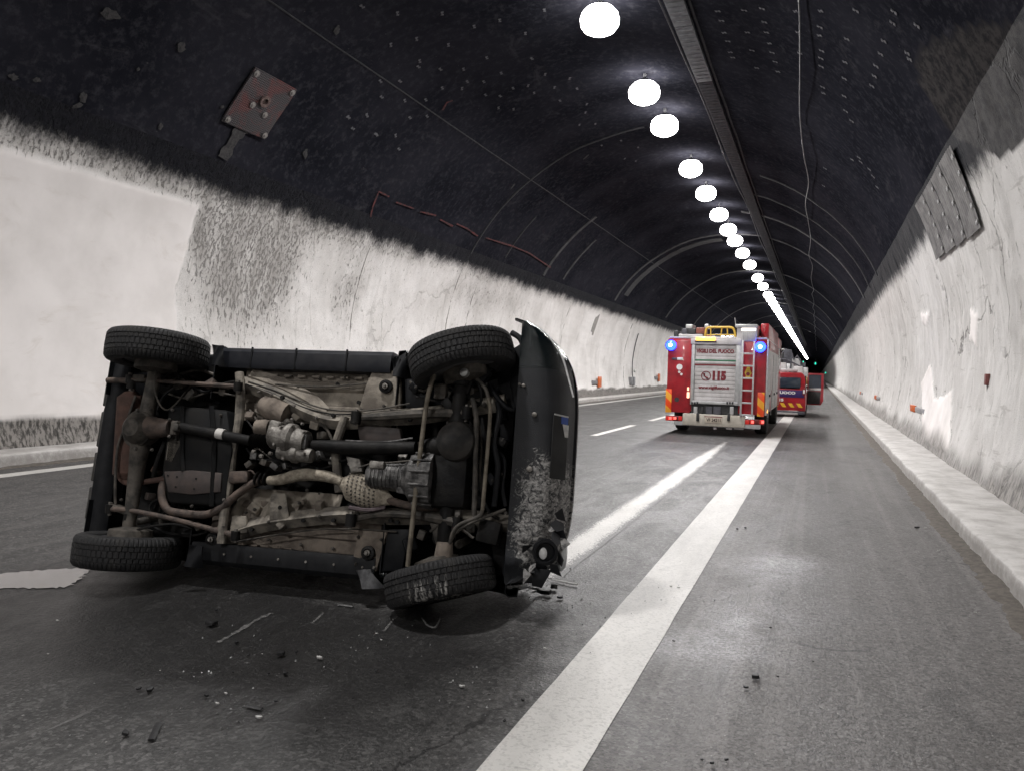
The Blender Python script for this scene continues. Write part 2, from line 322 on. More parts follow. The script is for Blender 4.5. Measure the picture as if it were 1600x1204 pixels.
def attrs_l(Y, Z):
    st = spots(Y, Z, [ts(320, 350, .3, .8, .8), ts(345, 390, .55, 1.0, .9), ts(410, 350, .9, .9, .85), ts(440, 400, .7, .8, .6), ts(380, 470, .9, .7, .9), ts(430, 440, .6, .9, .5), ts(545, 460, .9, .8, .75), ts(470, 340, 1.6, .5, .6), ts(600, 390, 2.5, .35, .5), ts(740, 460, 1.6, .7, .5), ts(800, 470, 2.5, .6, .4), ts(500, 470, .45, .8, -.7), ts(590, 470, .7, .9, -.45)])
    low = sstep(.62, .52, Z+.22*(fbm(Y*1.2, Y*0, 3, 76)-.5)); top = sstep(4.30, 4.5, Z)*(.35+.4*sstep(11.5, 10.5, Y))
    return {'patch': patch_l(Y, Z), 'stain': np.clip(st+top, 0, 1), 'low': low, 'bare': 0*Y}
def paint_wall(name, hb, right):
    t = NT(name); v = t.co(); s = t.sep(v); P, ST = t.attr('patch'), t.attr('stain'); inv = t.math('SUBTRACT', 1.0, P)
    sv = t.map(v, (1, 1.0, .34), rot=(.42 if not right else -.2, 0, 0))
    big = t.noise(v, .55, 5, .6); pn = t.noise(sv, 21 if not right else 14, 6, .66); fine = t.noise(v, 60, 4, .7)
    c = t.mix(t.sm(big, .35, .68), (.58, .567, .555) if right else (.80, .78, .765), (.52, .505, .49) if right else (.64, .62, .60))
    c = t.mix(t.sm(fine, .42, .72, 0, .62), c, (.38, .365, .35))
    th = t.math('SUBTRACT', .635 if not right else .655, t.math('MULTIPLY', ST, .13)); pit = t.sm(t.math('SUBTRACT', pn, th), -.02, .08)
    c = t.mix(t.math('MULTIPLY', pit, .8), c, (.115, .108, .10))
    c = t.mix(t.math('MULTIPLY', ST, t.sm(t.noise(t.map(v, (1, 1, .4)), 2.4, 5, .6), .25, .7, .25, .85)), c, t.mix(fine, (.18, .172, .16), (.40, .38, .36)))
    drip = t.sm(t.noise(t.map(v, (1, 2.6, .16)), 1.5, 6, .65), .56, .74, 0, .22 if right else .42); c = t.mix(drip, c, (.27, .255, .235))
    # cracks: thin, mostly upright
    wv = t.noise(v, 1.3, 4, .6, out=1); cv = t.n('VectorMath', {0: t.map(v, (1, 1.0, .35)), 1: t.n('VectorMath', {0: wv, 3: .55}, operation='SCALE').outputs[0]}, operation='ADD').outputs[0]
    ck = t.n('TexVoronoi', {'Vector': cv, 'Scale': .62 if right else .38}, feature='DISTANCE_TO_EDGE').outputs[0]
    ckm = t.math('MULTIPLY', t.sm(ck, .011, .003), t.sm(big, .42, .58, .15 if right else .0, 1.0 if right else .6)); c = t.mix(t.math('MULTIPLY', ckm, .6 if right else .3), c, (.07, .065, .06))
    if right:
        lay = t.sm(t.noise(t.map(v, (1, 1.5, .6)), 1.3, 6, .7, .8), .50, .535); c = t.mix(t.math('MULTIPLY', lay, .4), c, (.66, .645, .63))
        hz = t.sm(t.noise(t.map(v, (1, .35, 3.2)), 1.6, 5, .7), .61, .66, 0, .5); c = t.mix(hz, c, (.33, .315, .30))
    sm_c = t.mix(t.sm(t.noise(v, .8, 6, .62), .36, .72, 0, .55), (.80, .765, .75), (.62, .59, .57)); sm_c = t.mix(t.sm(t.noise(v, 26, 5, .7), .64, .72, 0, .25), sm_c, (.45, .42, .39))
    sm_c = t.mix(t.sm(t.noise(t.map(v, (1, .4, 1)), 2.2, 6, .65, 1.0), .52, .75, 0, .5), sm_c, (.58, .53, .485))
    c = t.mix(P, c, sm_c)
    c = t.mix(t.attr('low'), c, t.mix(t.sm(pn, .42, .60), (.25, .235, .22), (.07, .066, .062)))
    g = t.noise(t.map(v, (1, 1, .45)), 18, 6, .72); g2 = t.noise(t.map(v, (1, 1.2, .3)), 1.7, 4, .6)
    hh = t.math('ADD', s[2], t.math('ADD', t.math('MULTIPLY', t.math('SUBTRACT', g, .5), .42), t.math('MULTIPLY', t.math('SUBTRACT', g2, .5), .45 if right else .45)))
    bl = t.math('POWER', t.sm(hh, hb-.22, hb+.12), .8); soot = t.mix(t.sm(g, .40, .72), (.0050, .0055, .0082), (.015, .015, .020)); c = t.mix(bl, c, soot); c = t.mix(t.attr('bare'), c, t.mix(t.sm(t.noise(v, 7, 6, .72), .4, .62), (.046, .043, .043), (.022, .0215, .023)))
    hgt = t.math('ADD', t.math('MULTIPLY', t.math('SUBTRACT', 0.0, pit), 1.1), t.math('MULTIPLY', fine, .35)); hgt = t.math('MULTIPLY', t.math('SUBTRACT', hgt, ckm), inv)
    return t.fin(col=c, ro=.75, no=t.bump(hgt, .8, .02), spec=.12)
# wall beyond the car
wall_far = lining('tunnel_wall', math.pi+.306, math.pi-A_L, 96, ys_l, disp_l, paint_wall('white_paint_over_shotcrete', 4.70, False), attrs_l,
       label='rough white painted tunnel wall with a smooth plaster repair behind the car', category='wall', kind='structure')
def poly_mask(Y, Z, pts, soft=.03):
    q = [tun(*p) for p in pts]; q = [(a[1], a[2]) for a in q]; inside = np.zeros(Y.shape, bool); wy = Y+.10*(fbm(Z*3, Y*2, 3, 91)-.5); wz = Z+.12*(fbm(Y*3, Z*2, 3, 92)-.5)
    for (y0, z0), (y1, z1) in zip(q, q[1:]+q[:1]):
        c = ((z0 > wz) != (z1 > wz)); inside ^= c & (wy < (y1-y0)*(wz-z0)/((z1-z0) if abs(z1-z0) > 1e-6 else 1e-6)+y0)
    return inside.astype(float)
PATCHES_R = [[(1455, 570), (1460, 625), (1490, 615), (1483, 705), (1440, 690), (1441, 600)], [(1520, 480), (1533, 490), (1530, 540), (1516, 530)], [(1440, 490), (1455, 488), (1452, 505), (1443, 508)]]
BARE = [(1530, 40), (1440, 70), (1435, 130), (1490, 210), (1570, 250), (1640, 180), (1700, 20)]
def patch_r(Y, Z):
    m = np.zeros(Y.shape)
    for p in PATCHES_R: m = np.maximum(m, poly_mask(Y, Z, p))
    return m
def disp_r(Y, Z):
    lay = sstep(.50, .53, fbm(Y*1.1, Z*.55, 4, 83)); k = sstep(4.85, 4.6, Z)
    return patch_r(Y, Z)*.03 + ((fbm(Y*5, Z*4, 3, 81)-.5)*.022 + (fbm(Y*22, Z*14, 2, 82)-.5)*.006 + lay*.014)*k
def attrs_r(Y, Z):
    st = spots(Y, Z, [ts(1560, 330, 1.2, .9, .35), ts(1500, 480, 2.0, .6, .3), ts(1400, 480, 3, .4, .25), ts(1480, 500, 1.5, .4, .2), ts(1590, 520, .6, .6, .3)])
    bare = sstep(0, .1, poly_mask(Y, Z, BARE))
    low = sstep(.62, .30, Z+.45*(fbm(Y*.9, Y*0, 3, 86)-.5))*.75
    return {'patch': patch_r(Y, Z), 'stain': np.clip(st, 0, 1), 'low': low, 'bare': bare}
lining('tunnel_wall', -.306, A_R, 92, ys_r, disp_r, paint_wall('white_paint_over_cracked_concrete', 4.27, True), attrs_r,
       label='cracked white painted tunnel wall beside the raised walkway', category='wall', kind='structure')
t = NT('sooty_vault'); v = t.co(); s = t.sep(v)
n1, n2, n3 = t.noise(v, .45, 5, .6), t.noise(v, 7, 6, .72), t.noise(t.map(v, (1, .5, 1)), 2.0, 6, .7, .6)
c = t.mix(t.sm(n1, .3, .7), (.0215, .0215, .0275), (.0105, .0108, .0145)); c = t.mix(t.sm(n2, .46, .70, 0, .8), c, (.036, .036, .043)); c = t.mix(t.sm(n3, .58, .72, 0, .55), c, (.050, .049, .055))
c = t.mix(t.sm(t.noise(t.map(v, (1, .16, 1)), 3.1, 5, .7), .66, .74, 0, .3), c, (.030, .030, .034))
c = t.mix(t.sm(t.vor(v, 3.3), .055, .03, 0, .5), c, (.08, .077, .077))
c = t.mix(t.attr('bare'), c, t.mix(t.sm(n2, .4, .62), (.046, .043, .043), (.022, .0215, .023)))
wave = t.math('SINE', t.math('MULTIPLY', s[1], 58.0))
M_VAULT = t.fin(col=c, ro=.9, spec=.0, no=t.bump(t.math('ADD', t.math('MULTIPLY', wave, .04), t.math('ADD', n2, t.math('MULTIPLY', t.noise(v, 40, 4, .7), .5))), .25, .02))
def attrs_v(Y, Z):
    X = XC + np.sqrt(np.maximum(RR**2-(Z-ZC)**2, 0))
    return {'bare': sstep(0, .1, poly_mask(Y, Z, BARE))*(np.arange(Y.shape[1])[None, :] < Y.shape[1]*.3)}
ys_v = np.unique(np.concatenate([np.arange(-40, 6, 2.0), np.arange(6, 32, .1), np.arange(32, 80, .4), np.arange(80, 331, 5.0), np.arange(345, 1001, 30.0)]))
vault = lining('tunnel_vault', A_R, math.pi-A_L, 110, ys_v, lambda Y, Z: (fbm(Y*3, Z*5, 3, 88)-.5)*.008, M_VAULT, attrs_v,
               label='soot black arched tunnel vault with rows of small pale clips', category='vault', kind='structure')
# pale ribs and joints round the vault
M_RIB = mat('rib_concrete', (.040, .039, .043), (.018, .018, .021), 3, .8, bump=.4, bs=30); M_SEAM = mat('dark_joint', (.030, .030, .034), (.016, .016, .019), 5, .8)
def arc_strip(name, y, wd, p0, p1, m, dr=.03, proud=.02, n=40):
    b = MB(); P = []
    for k in range(n+1):
        ph = p0+(p1-p0)*k/n; d0 = float(base_disp(np.array([[y]]), np.array([[ph*RR]]))[0, 0])
        P.append([bore(ph, y+e, d0+dr-(.05 if a else 0)) for a, e in ((1, -wd/2), (0, -wd/2), (0, wd/2), (1, wd/2))])
    b.grid(P); o = b.build(name, m, vault, fix=False); o.data.polygons.foreach_set('use_smooth', [False]*len(o.data.polygons)); return o
PL = math.pi
for y, wd, a0, a1, m in ((28.6, .22, PL-.52, PL-.98, M_RIB), (30.9, .16, PL-.54, PL-.86, M_RIB), (39.8, .30, .50, PL-.53, M_RIB), (41.2, .9, PL-.60, PL-1.5, M_SEAM), (21.9, .05, PL-.50, PL-1.5, M_SEAM), (24.4, .05, PL-.54, PL-.8, M_SEAM),
                         (54, .4, .55, PL-.55, M_RIB), (66, .4, .5, PL-.5, M_SEAM), (34, .3, .44, 1.4, M_RIB), (26.5, .12, .44, 1.2, M_SEAM), (30, .12, .44, 1.3, M_SEAM), (78, .5, .5, PL-.5, M_RIB), (95, .5, .5, PL-.5, M_SEAM), (115, .6, .5, PL-.5, M_RIB)):
    arc_strip('rib', y, wd, a0, a1, m)
for y_, w_, a0, a1 in ((21.85, .035, PL+.22, PL-.45), (23.3, .02, PL+.1, PL-.42), (33.5, .03, PL+.2, PL-.42), (16.6, .015, PL+.05, PL-.4), (46, .04, PL+.2, PL-.42)): arc_strip('wall_joint', y_, w_, a0, a1, mat('wall_joint_dirt', (.16, .15, .135), (.34, .32, .30), 6, .9), .006).parent = wall_far
def long_strip(name, ph, wd, y0, y1, m, dr=.03):
    b = MB(); n = int((y1-y0)/.6); P = []
    for k in range(n+1):
        y = y0+(y1-y0)*k/n; d0 = float(base_disp(np.array([[y]]), np.array([[ph*RR]]))[0, 0])
        P.append([bore(ph+e/RR, y, d0+dr-(.05 if a else 0)) for a, e in ((1, -wd/2), (0, -wd/2), (0, wd/2), (1, wd/2))])
    b.grid(P); return b.build(name, m, vault, fix=False)
for px, py in ((951, 364),): long_strip('seam', phi_of(tun(px, py)), .025, -10, 120, M_SEAM, .012)
long_strip('seam', phi_of(tun(1180, 300)), .05, -10, 120, M_SEAM, .012)
# small pale clips that hold the lining sheets
CLIPS = [(1000+x/2.617, y/2.617) for x, y in [(320,40),(335,80),(345,130),(360,165),(370,210),(380,232),(428,38),(440,130),(458,205),(480,272),(503,28),(510,88),(518,130),(530,175),(540,215),(553,252),(565,290),(640,40),(650,128),(655,215),(742,40),(740,105),(738,140),(745,205),(742,235),(742,270),(748,355),(750,380),(885,40),(850,155),(842,250),(838,318),(838,390),(845,450),(1042,45),(1035,92),(1000,165),(990,215),(970,265),(965,305),(955,345),(1138,100),(1105,240),(1095,215),(870,490),(900,640),(905,660),(870,650),(940,690),(955,720),(970,765),(755,690),(750,760)]]
CLIPS += [(500+x/2.617, 100+y/2.617) for x, y in [(110,215),(188,207),(228,288),(305,290),(318,345),(250,135),(245,70),(325,70),(345,150),(365,218),(435,212),(430,145),(497,95),(490,20),(400,10),(585,20),(600,70),(578,98),(668,72),(740,38),(735,130),(675,125),(728,178),(790,185),(788,98),(850,90),(875,120),(920,45),(958,98),(1020,60),(1050,100),(1090,165),(1085,200),(1125,245),(1230,310),(1245,385),(1290,395),(1300,340),(130,262),(1150,330),(980,150),(1060,250)]]
CLIPS += [(543, 182), (572, 180), (586, 209), (564, 8), (620, 20), (650, 60), (690, 20), (700, 70), (740, 40), (760, 90), (655, 95), (610, 70), (780, 30), (820, 50), (850, 15), (830, 90)]
b = MB(); b.box((-.036, 0, .004), (.04, .055, .008)); b.box((.036, .012, .004), (.04, .055, .008)); b.box((0, 0, .002), (.05, .02, .004))
CLIP_ME = b.mesh('clip', mat('pale_clip_metal', (.13, .127, .138), (.07, .07, .08), 30, .7, spec=.2), .003)
CLIP_W = CLIP_ME.copy(); CLIP_W.materials.clear(); CLIP_W.materials.append(mat('white_clip_metal', (.42, .42, .42), (.3, .3, .3), 30, .6))
def on_bore(name, me, p, parent, dr=.0, spin=0.0, **tags):
    ph = phi_of(p); x = Vector((-math.sin(ph), 0, math.cos(ph))); z = Vector((-math.cos(ph), 0, -math.sin(ph))); y = z.cross(x)
    d0 = float(base_disp(np.array([[p[1]]]), np.array([[ph*RR]]))[0, 0])
    o = bpy.data.objects.new(name, me); COL.objects.link(o)
    mw = Matrix.Translation(bore(ph, p[1], d0+dr)) @ Matrix((x, y, z)).transposed().to_4x4() @ Matrix.Rotation(spin, 4, 'Z')
    if parent: o.parent = parent
    o.matrix_world = mw
    for k, v in tags.items(): o[k] = v
    return o
for i, (x, y) in enumerate(CLIPS): on_bore('clip', CLIP_ME, tun(x, y), vault, .006, random.uniform(-.3, .3)+(1.1 if x < 1000 else .4))
# red spray paint lines and pale scrapes on the vault
def ribbon(name, pts, wd, m, parent=vault, dr=.035):
    P = []; Q = [tun(*p) for p in pts]
    R_ = []
    for a, c in zip(Q[:-1], Q[1:]):
        for k in range(5): R_.append(a+(c-a)*k/5)
    R_.append(Q[-1])
    for i, q in enumerate(R_):
        d = R_[min(i+1, len(R_)-1)]-R_[max(i-1, 0)]; ph = phi_of(q); nn = np.array([-math.cos(ph), 0, -math.sin(ph)]); s_ = np.cross(d, nn); s_ /= np.linalg.norm(s_)+1e-9
        d0 = float(base_disp(np.array([[q[1]]]), np.array([[ph*RR]]))[0, 0]); c0 = np.array(bore(ph, q[1], d0+dr)); w_ = wd*(.7+.6*random.random())/2
        P.append([c0-s_*w_, c0+s_*w_])
    b = MB(); b.grid(P); return b.build(name, m, parent, fix=False)
M_REDP = mat('red_spray_paint', (.085, .014, .014), (.022, .007, .009), 9, .8)
for pts in ([(577, 338), (581, 322), (590, 298), (606, 306)], [(617, 315), (645, 325)], [(655, 330), (680, 336)], [(686, 342), (705, 352)], [(711, 348), (728, 356), (745, 368)], [(758, 371), (800, 384), (826, 395), (860, 418)], [(690, 170), (697, 158), (706, 155)]): ribbon('paint_mark', pts, .05, M_REDP)
M_SCR = mat('pale_scrape', (.040, .038, .039), (.017, .0165, .018), 14, .85, bump=.5, bs=40)
ribbon('cement_smear', [(381, 196), (368, 208), (356, 228), (345, 246)], .24, M_SCR)
def blotch(px, py, rx, ry, m, name='scrape', seed=0):
    q = tun(px, py); rr = random.Random(seed+int(px)); b = MB(); n = 14
    V = [(0, 0, .004)] + [(rx*.75*math.cos(a)*(.6+.6*rr.random()), ry*.75*math.sin(a)*(.6+.6*rr.random()), .0) for a in np.linspace(0, 2*math.pi, n, endpoint=False)]
    b.add(V, [(0, 1+k, 1+(k+1) % n) for k in range(n)]); return on_bore(name, b.mesh(name, m, fix=False), q, vault, .022, rr.random()*.8)
for px, py, rx, ry in ((282, 72, .12, .10), (170, 20, .12, .22), (475, 238, .17, .09), (20, 120, .06, .10), (57, 125, .05, .08), (215, 108, .05, .04), (130, 152, .12, .08), (250, 198, .09, .06), (525, 45, .14, .09), (800, 290, .2, .06), (915, 245, .25, .06), (448, 330, .12, .05), (120, 165, .05, .12), (345, 165, .04, .06)): blotch(px, py, rx, ry, M_SCR)
# bolted mesh plate with red paint
t = NT('red_sprayed_mesh_plate'); v = t.co(); s = t.sep(v); gx = t.math('SINE', t.math('MULTIPLY', s[0], 170)); gy = t.math('SINE', t.math('MULTIPLY', s[1], 170)); g = t.math('MAXIMUM', gx, gy)
n = t.noise(v, 2.2, 5, .65, .8); c = t.mix(t.sm(n, .45, .62), (.045, .040, .043), (.11, .030, .028)); c = t.mix(t.sm(g, .2, .7, .6, 0), c, (.03, .028, .032))
M_PLATE = t.fin(col=c, ro=.65, me=.2, no=t.bump(g, .6, .01))
pc = tun(402, 160); plate = thing('anchor_plate', 'square rusty mesh plate sprayed red and bolted to the dark vault', 'plate')
b = MB(); P = [[(x, y, .012*math.sin(x*5)*math.cos(y*4)) for y in np.linspace(-.56, .56, 12)] for x in np.linspace(-.55, .55, 12)]; b.sheet(P, -.03)
plate.matrix_world = on_bore('plate_body', b.mesh('plate_body', M_PLATE), pc, None, .06).matrix_world.copy()
pb = bpy.data.objects['plate_body']; pb.parent = plate; pb.matrix_local = Matrix.Identity(4)
bb = MB(); bb.lathe([(.06, 0), (.06, .008), (.03, .009), (.025, .022), (0.001, .023)], (0, 0, 0), (0, 0, 1), 12); BOLT = bb.mesh('bolt', mat('pale_washer', (.24, .225, .21), (.14, .13, .125), 20, .6))
for x, y in ((-.47, -.48), (-.47, .48), (.47, -.48), (.47, .48), (.12, .2), (.05, -.18)): link('bolt', BOLT, plate, (x, y, .02))
bb = MB(); bb.lathe([(.11, 0), (.11, .03), (.06, .03), (.06, 0)], (0, 0, .015), (0, 0, 1), 18); link('anchor_ring', bb.mesh('anchor_ring', mat('ring_concrete', (.14, .1, .09), (.08, .05, .045), 20, .8)), plate, (-.1, .02, 0))
# corrugated cover sheets bolted over the edge of the paint on the cracked wall
M_SHEET = mat('dull_grey_sheet', (.20, .195, .19), (.11, .105, .105), 4, .6, me=.2, bump=.3, bs=25)
qs = [(1452, 352), (1498, 300), (1538, 332), (1477, 400)]; Q = [tun(*p) for p in qs]; y0, y1 = 11.9, 15.9
for k in range(4):
    ya, yb = y0+(y1-y0)*k/4, y0+(y1-y0)*(k+1)/4-.03; zlo, zhi = 3.62+.04*k, 4.75
    pa, pb_ = math.asin((zlo-ZC)/RR), math.asin((zhi-ZC)/RR); b = MB(); P = []
    for i in range(33):
        y = ya+(yb-ya)*i/32; row = []
        for j in range(13):
            ph = pa+(pb_-pa)*j/12; d0 = float(base_disp(np.array([[y]]), np.array([[ph*RR]]))[0, 0]); row.append(bore(ph, y, d0+.055+.009*math.sin(i/32*16*math.pi)))
        P.append(row)
    b.sheet(P, .004); o = b.build('cover_sheet', M_SHEET, label='grey corrugated cover sheet with white clips, ' + ('first', 'second', 'third', 'last')[3-k] + ' along the cracked wall towards the fire engine', category='sheet')
    o['group'] = 'corrugated sheets over the wall paint edge'
    for j in range(5): on_bore('clip', CLIP_W, bore(pa+(pb_-pa)*(j+.4)/5, ya+.06, 0), o, .068, 1.5)

# ================================================================== LAMPS, CABLES AND WALL FITTINGS
M_GREY = mat('galvanised_grey', (.30, .30, .31), (.2, .2, .21), 12, .5, me=.6); M_DARK = mat('dark_fitting', (.035, .035, .04), (.02, .02, .024), 12, .5)
ZL = 8.12
b = MB(); b.lathe([(.06, .30), (.10, .28), (.13, .24), (.14, .215), (.12, .21)], (0, 0, 0), (0, 0, 1), 20); L_H = b.mesh('housing', M_DARK)
b = MB(); b.lathe([(.13, .22), (.25, .18), (.335, .09), (.37, -.03), (.355, -.13), (.29, -.22), (.17, -.28), (.001, -.30)], (0, 0, 0), (0, 0, 1), 16); M_LENS = emit('lamp_lens', (1.0, .975, .96), 26.0); L_L = b.mesh('lens', M_LENS)  # lens swollen to a ball, so the lamp's glare is part of its shape
M_LENF = M_LENS.copy(); M_LENF.name = 'lamp_lens_far'; M_LENF.cycles.emission_sampling = 'NONE'; L_LF = L_L.copy(); L_LF.materials.clear(); L_LF.materials.append(M_LENF)
LD = bpy.data.lights.new('lamp_light', 'AREA'); LD.shape = 'DISK'; LD.size = .6; LD.energy = LAMP_W; LD.color = (1.0, .978, .965)
b = MB(); b.bb(-.03, .03, -.05, .05, .26, .46); L_B = b.mesh('bracket', M_GREY)
ly = [gr(x, y, ZL-.14)[1] for x, y in ((945, 40), (1012, 152), (1044, 203), (1083, 269), (1106, 307), (1124, 340), (1138, 363), (1148, 380), (1159, 399), (1171, 417), (1184, 437), (1192, 450), (1198, 463))]
y = ly[-1]
while y < 300: y += 3.9 if y < 200 else 8.0; ly.append(y)
BACK = [10.8, 3.0, -5.0, -13.0]
for i, y in enumerate(BACK + ly):
    r = thing('tunnel_lamp', 'round white tunnel lamp glowing in the row along the crown of the vault', 'lamp', (-4.02, y, ZL), 'lamps in a row along the crown')
    for nm, me in (('housing', L_H), ('lens', L_L if y < 60 else L_LF), ('bracket', L_B)): link(nm, me, r)
    if y < 110: o = bpy.data.objects.new('lamp_light', LD); COL.objects.link(o); o.parent = r; o.location = (0, 0, -.305)
# cable tray beside the lamps
tray = thing('cable_tray', 'long grey perforated cable tray hung under the vault beside the lamps', 'cable tray', (-2.62, 0, 8.16))
b = MB(); b.bb(-.17, .17, 0, 2.96, 0, .012); b.bb(-.17, -.155, 0, 2.96, .012, .09); b.bb(.155, .17, 0, 2.96, .012, .09)
for k in range(14): b.bb(-.14, .14, .12+k*.2, .16+k*.2, -.012, 0)
T1 = b.mesh('tray_section', mat('tray_light', (.22, .23, .24), (.15, .155, .165), 5, .55, me=.3)); T2 = T1.copy(); T2.materials.clear(); T2.materials.append(mat('tray_dark', (.04, .04, .048), (.025, .025, .03), 5, .6, me=.3))
for k in range(-6, 60): link('tray_section', T1 if k in (3, 4, 5) else T2, tray, (0, k*3.0, 0))
b = MB()
for k in range(-6, 60): b.bb(-.012, .012, k*3.0, k*3.0+.03, .0, .3)
b.build('hangers', M_DARK, tray, kind='stuff')
b = MB(); b.tube([(-.25+.03*math.sin(k*1.7), k*4.0, .05+.03*math.cos(k*2.3)) for k in range(-3, 50)], .02, 6, 3); b.build('cable_run', M_DARK, tray)
b = MB(); cab = [bore(math.acos((-.46-XC)/RR)+.012*math.sin(k*1.9), 6+k*3.0, .07+.05*(k % 2)) for k in range(0, 60)]
b.tube(cab, .011, 6, 4); b.build('hanging_cable', mat('cable_grey', (.16, .17, .175), (.12, .12, .12), 9, .5), label='thin pale cable running loosely along the dark vault', category='cable')
# green lane signals deep in the tunnel
M_GREEN = emit('green_signal', (.03, .8, .5), 2.0)
for i, (px, py) in enumerate(((1255, 566), (1274, 568))):
    p = gr(px, py, 6.0); r = thing('lane_signal', 'small green lit lane signal hung deep in the tunnel', 'signal', p, 'green lane signals')
    b = MB(); b.bb(-.5, .5, 0, .3, -.5, .5); b.bb(-.04, .04, .1, .2, .5, 2.2); b.build('signal_housing', M_DARK, r, .02)
    b = MB(); b.add([(-.12, -.02, .42), (.12, -.02, .42), (.12, -.02, -.05), (.36, -.02, -.05), (0, -.02, -.45), (-.36, -.02, -.05), (-.12, -.02, -.05)], [(0, 1, 2, 3, 4, 5, 6)]); b.build('arrow', M_GREEN, r)
p = gr(1279, 582, 2.6); r = thing('escape_light', 'tiny green escape light low on the far wall', 'light', (2.0, min(p[1], 230), 2.6)); b = MB(); b.bb(-.25, .1, 0, .3, -.2, .2); b.build('lamp_box', M_DARK, r); b = MB(); b.bb(-.22, .07, -.02, -.004, -.17, .17); b.build('lit_face', M_GREEN, r)
# reflectors: orange and grey bars on the cracked wall
M_OR = mat('orange_reflector', (.62, .13, .02), (.45, .09, .015), 20, .35); M_GR = mat('grey_reflector', (.33, .33, .34), (.26, .26, .27), 20, .4)
def wall_x(z, y, right=True):
    ph = math.asin((z-ZC)/RR); ph = ph if right else math.pi-ph; d0 = float(base_disp(np.array([[y]]), np.array([[ph*RR]]))[0, 0]); return bore(ph, y, d0)
for px0, px1, py, lab in ((1409, 1446, 643, 'long orange and grey reflector bar fixed low beside the smooth plaster patch'), (1357, 1377, 622.5, 'orange and grey reflector bar fixed low on the wall beyond the plaster patch'), (1337, 1349, 615, 'orange reflector bar low on the wall, farther along towards the open car door')):
    a, c = tun(px1, py), tun(px0, py); q = wall_x(a[2], a[1]); L = c[1]-a[1]; L = min(L, 2.6)
    r = thing('wall_reflector', lab, 'reflector', (q.x-.045, a[1], a[2])); b = MB(); b.bb(0, .03, 0, L*.62, -.055, .055); b.build('grey_bar', M_GR, r, .004)
    b = MB(); b.bb(-.006, .03, L*.62, L, -.075, .075); b.build('orange_plate', M_OR, r, .004); b = MB(); b.bb(.0, .12, L*.2, L*.2+.04, -.03, .03); b.bb(0, .12, L*.8, L*.8+.04, -.03, .03); b.build('fixing', M_DARK, r)
q = tun(1548, 593); r = thing('call_box', 'small dull red box fixed on the cracked wall at shoulder height', 'box', (wall_x(q[2], q[1]).x-.03, q[1], q[2])); b = MB(); b.bb(-.03, .05, -.06, .06, -.08, .08); b.build('case', mat('dull_red_box', (.20, .06, .055), (.12, .045, .04), 20, .6), r, .008); b = MB(); b.tube([(.0, 0, -.08), (.03, .005, -.5), (.05, 0, -.9)], .006, 6); b.build('cord', M_DARK, r)
# fittings on the wall beyond the car
for px, py, lab in ((931, 597, 'orange reflector plate on a bracket on the wall between car and engine'), (1026, 590, 'orange reflector plate on the wall beside the fire engine')):
    q = tun(px, py); X = wall_x(q[2], q[1], False).x; r = thing('wall_reflector', lab, 'reflector', (X, q[1], q[2]))
    b = MB(); b.bb(-.02, .10, -.9, -.05, -.10, .10); b.build('bracket', M_GREY, r, .01); b = MB(); b.bb(.09, .13, -.05, .62, -.26, .30); b.build('orange_plate', M_OR, r, .006)
q = tun(985, 595); X = wall_x(q[2], q[1], False).x; r = thing('junction_box', 'grey junction box with a conduit rising up the white wall', 'box', (X, q[1], q[2]))
b = MB(); b.bb(-.02, .14, -.45, .1, -.25, .25); b.build('case', M_GREY, r, .01); b = MB(); b.bb(-.02, .16, .25, .7, -.3, .25); b.build('case', M_GREY, r, .01)
b = MB(); c2 = [wall_x(z, q[1]+.6, False) for z in (q[2], q[2]+.6, q[2]+1.2, q[2]+1.8, q[2]+2.4, q[2]+3)]; b.tube([(p.x-X+.03, .6, p.z-q[2]) for p in c2], .025, 8, 3); b.build('conduit', M_DARK, r)
b = MB(); b.lathe([(.1, 0), (.12, .1), (.05, .16), (.001, .17)], (.08, .5, .62), (1, 0, .3), 12); b.build('wall_light', mat('pale_globe', (.6, .6, .58), (.5, .5, .48), 9, .3), r)
q = tun(930, 507); X = wall_x(q[2], q[1], False); ph = phi_of(q); b = MB(); b.bb(-.9, .9, -.45, .15, -.0, .02); b.bb(.6, .9, -.9, .8, 0, .021); o = on_bore('grey_smear', b.mesh('grey_smear', mat('grey_render', (.30, .285, .265), (.22, .21, .2), 6, .85)), q, None, .01, 0)
o['label'] = 'grey patch of filler on the white wall between car and engine'; o['category'] = 'wall patch'

# ================================================================== THE OVERTURNED CAR  (local axes: f forward, l towards the car's own driver side = down here, u up = away from the camera)
_x, _y, _z, _yaw, _lean, _pit = -3.21435, 3.89523, .97827, .150044, -.191418, .0015345
_f = np.array([math.cos(_yaw), math.sin(_yaw), 0]); _dn = np.array([0, 0, -1.0]); _u = np.array([-math.sin(_yaw), math.cos(_yaw), 0])
_f2 = math.cos(_pit)*_f+math.sin(_pit)*_dn; _l2 = -math.sin(_pit)*_f+math.cos(_pit)*_dn
_l3 = math.cos(_lean)*_l2+math.sin(_lean)*_u; _u3 = -math.sin(_lean)*_l2+math.cos(_lean)*_u
CO = np.array([_x, _y, _z]); CB = np.array([_f2, _l3, _u3])
def C(px, py, u):
    d = ray(px, py); n = CB[2]; k = np.dot(CO+u*n-CAMP, n)/np.dot(d, n); return CB @ (CAMP+k*d-CO)
def CT(u, *pts): return [C(p[0], p[1], p[2] if len(p) > 2 else u) for p in pts]
car = thing('overturned_car', 'black compact off-road car lying on its side with muddy underbody facing out', 'car',
            mw=Matrix(((CB[0][0], CB[1][0], CB[2][0], CO[0]), (CB[0][1], CB[1][1], CB[2][1], CO[1]), (CB[0][2], CB[1][2], CB[2][2], CO[2]), (0, 0, 0, 1))))
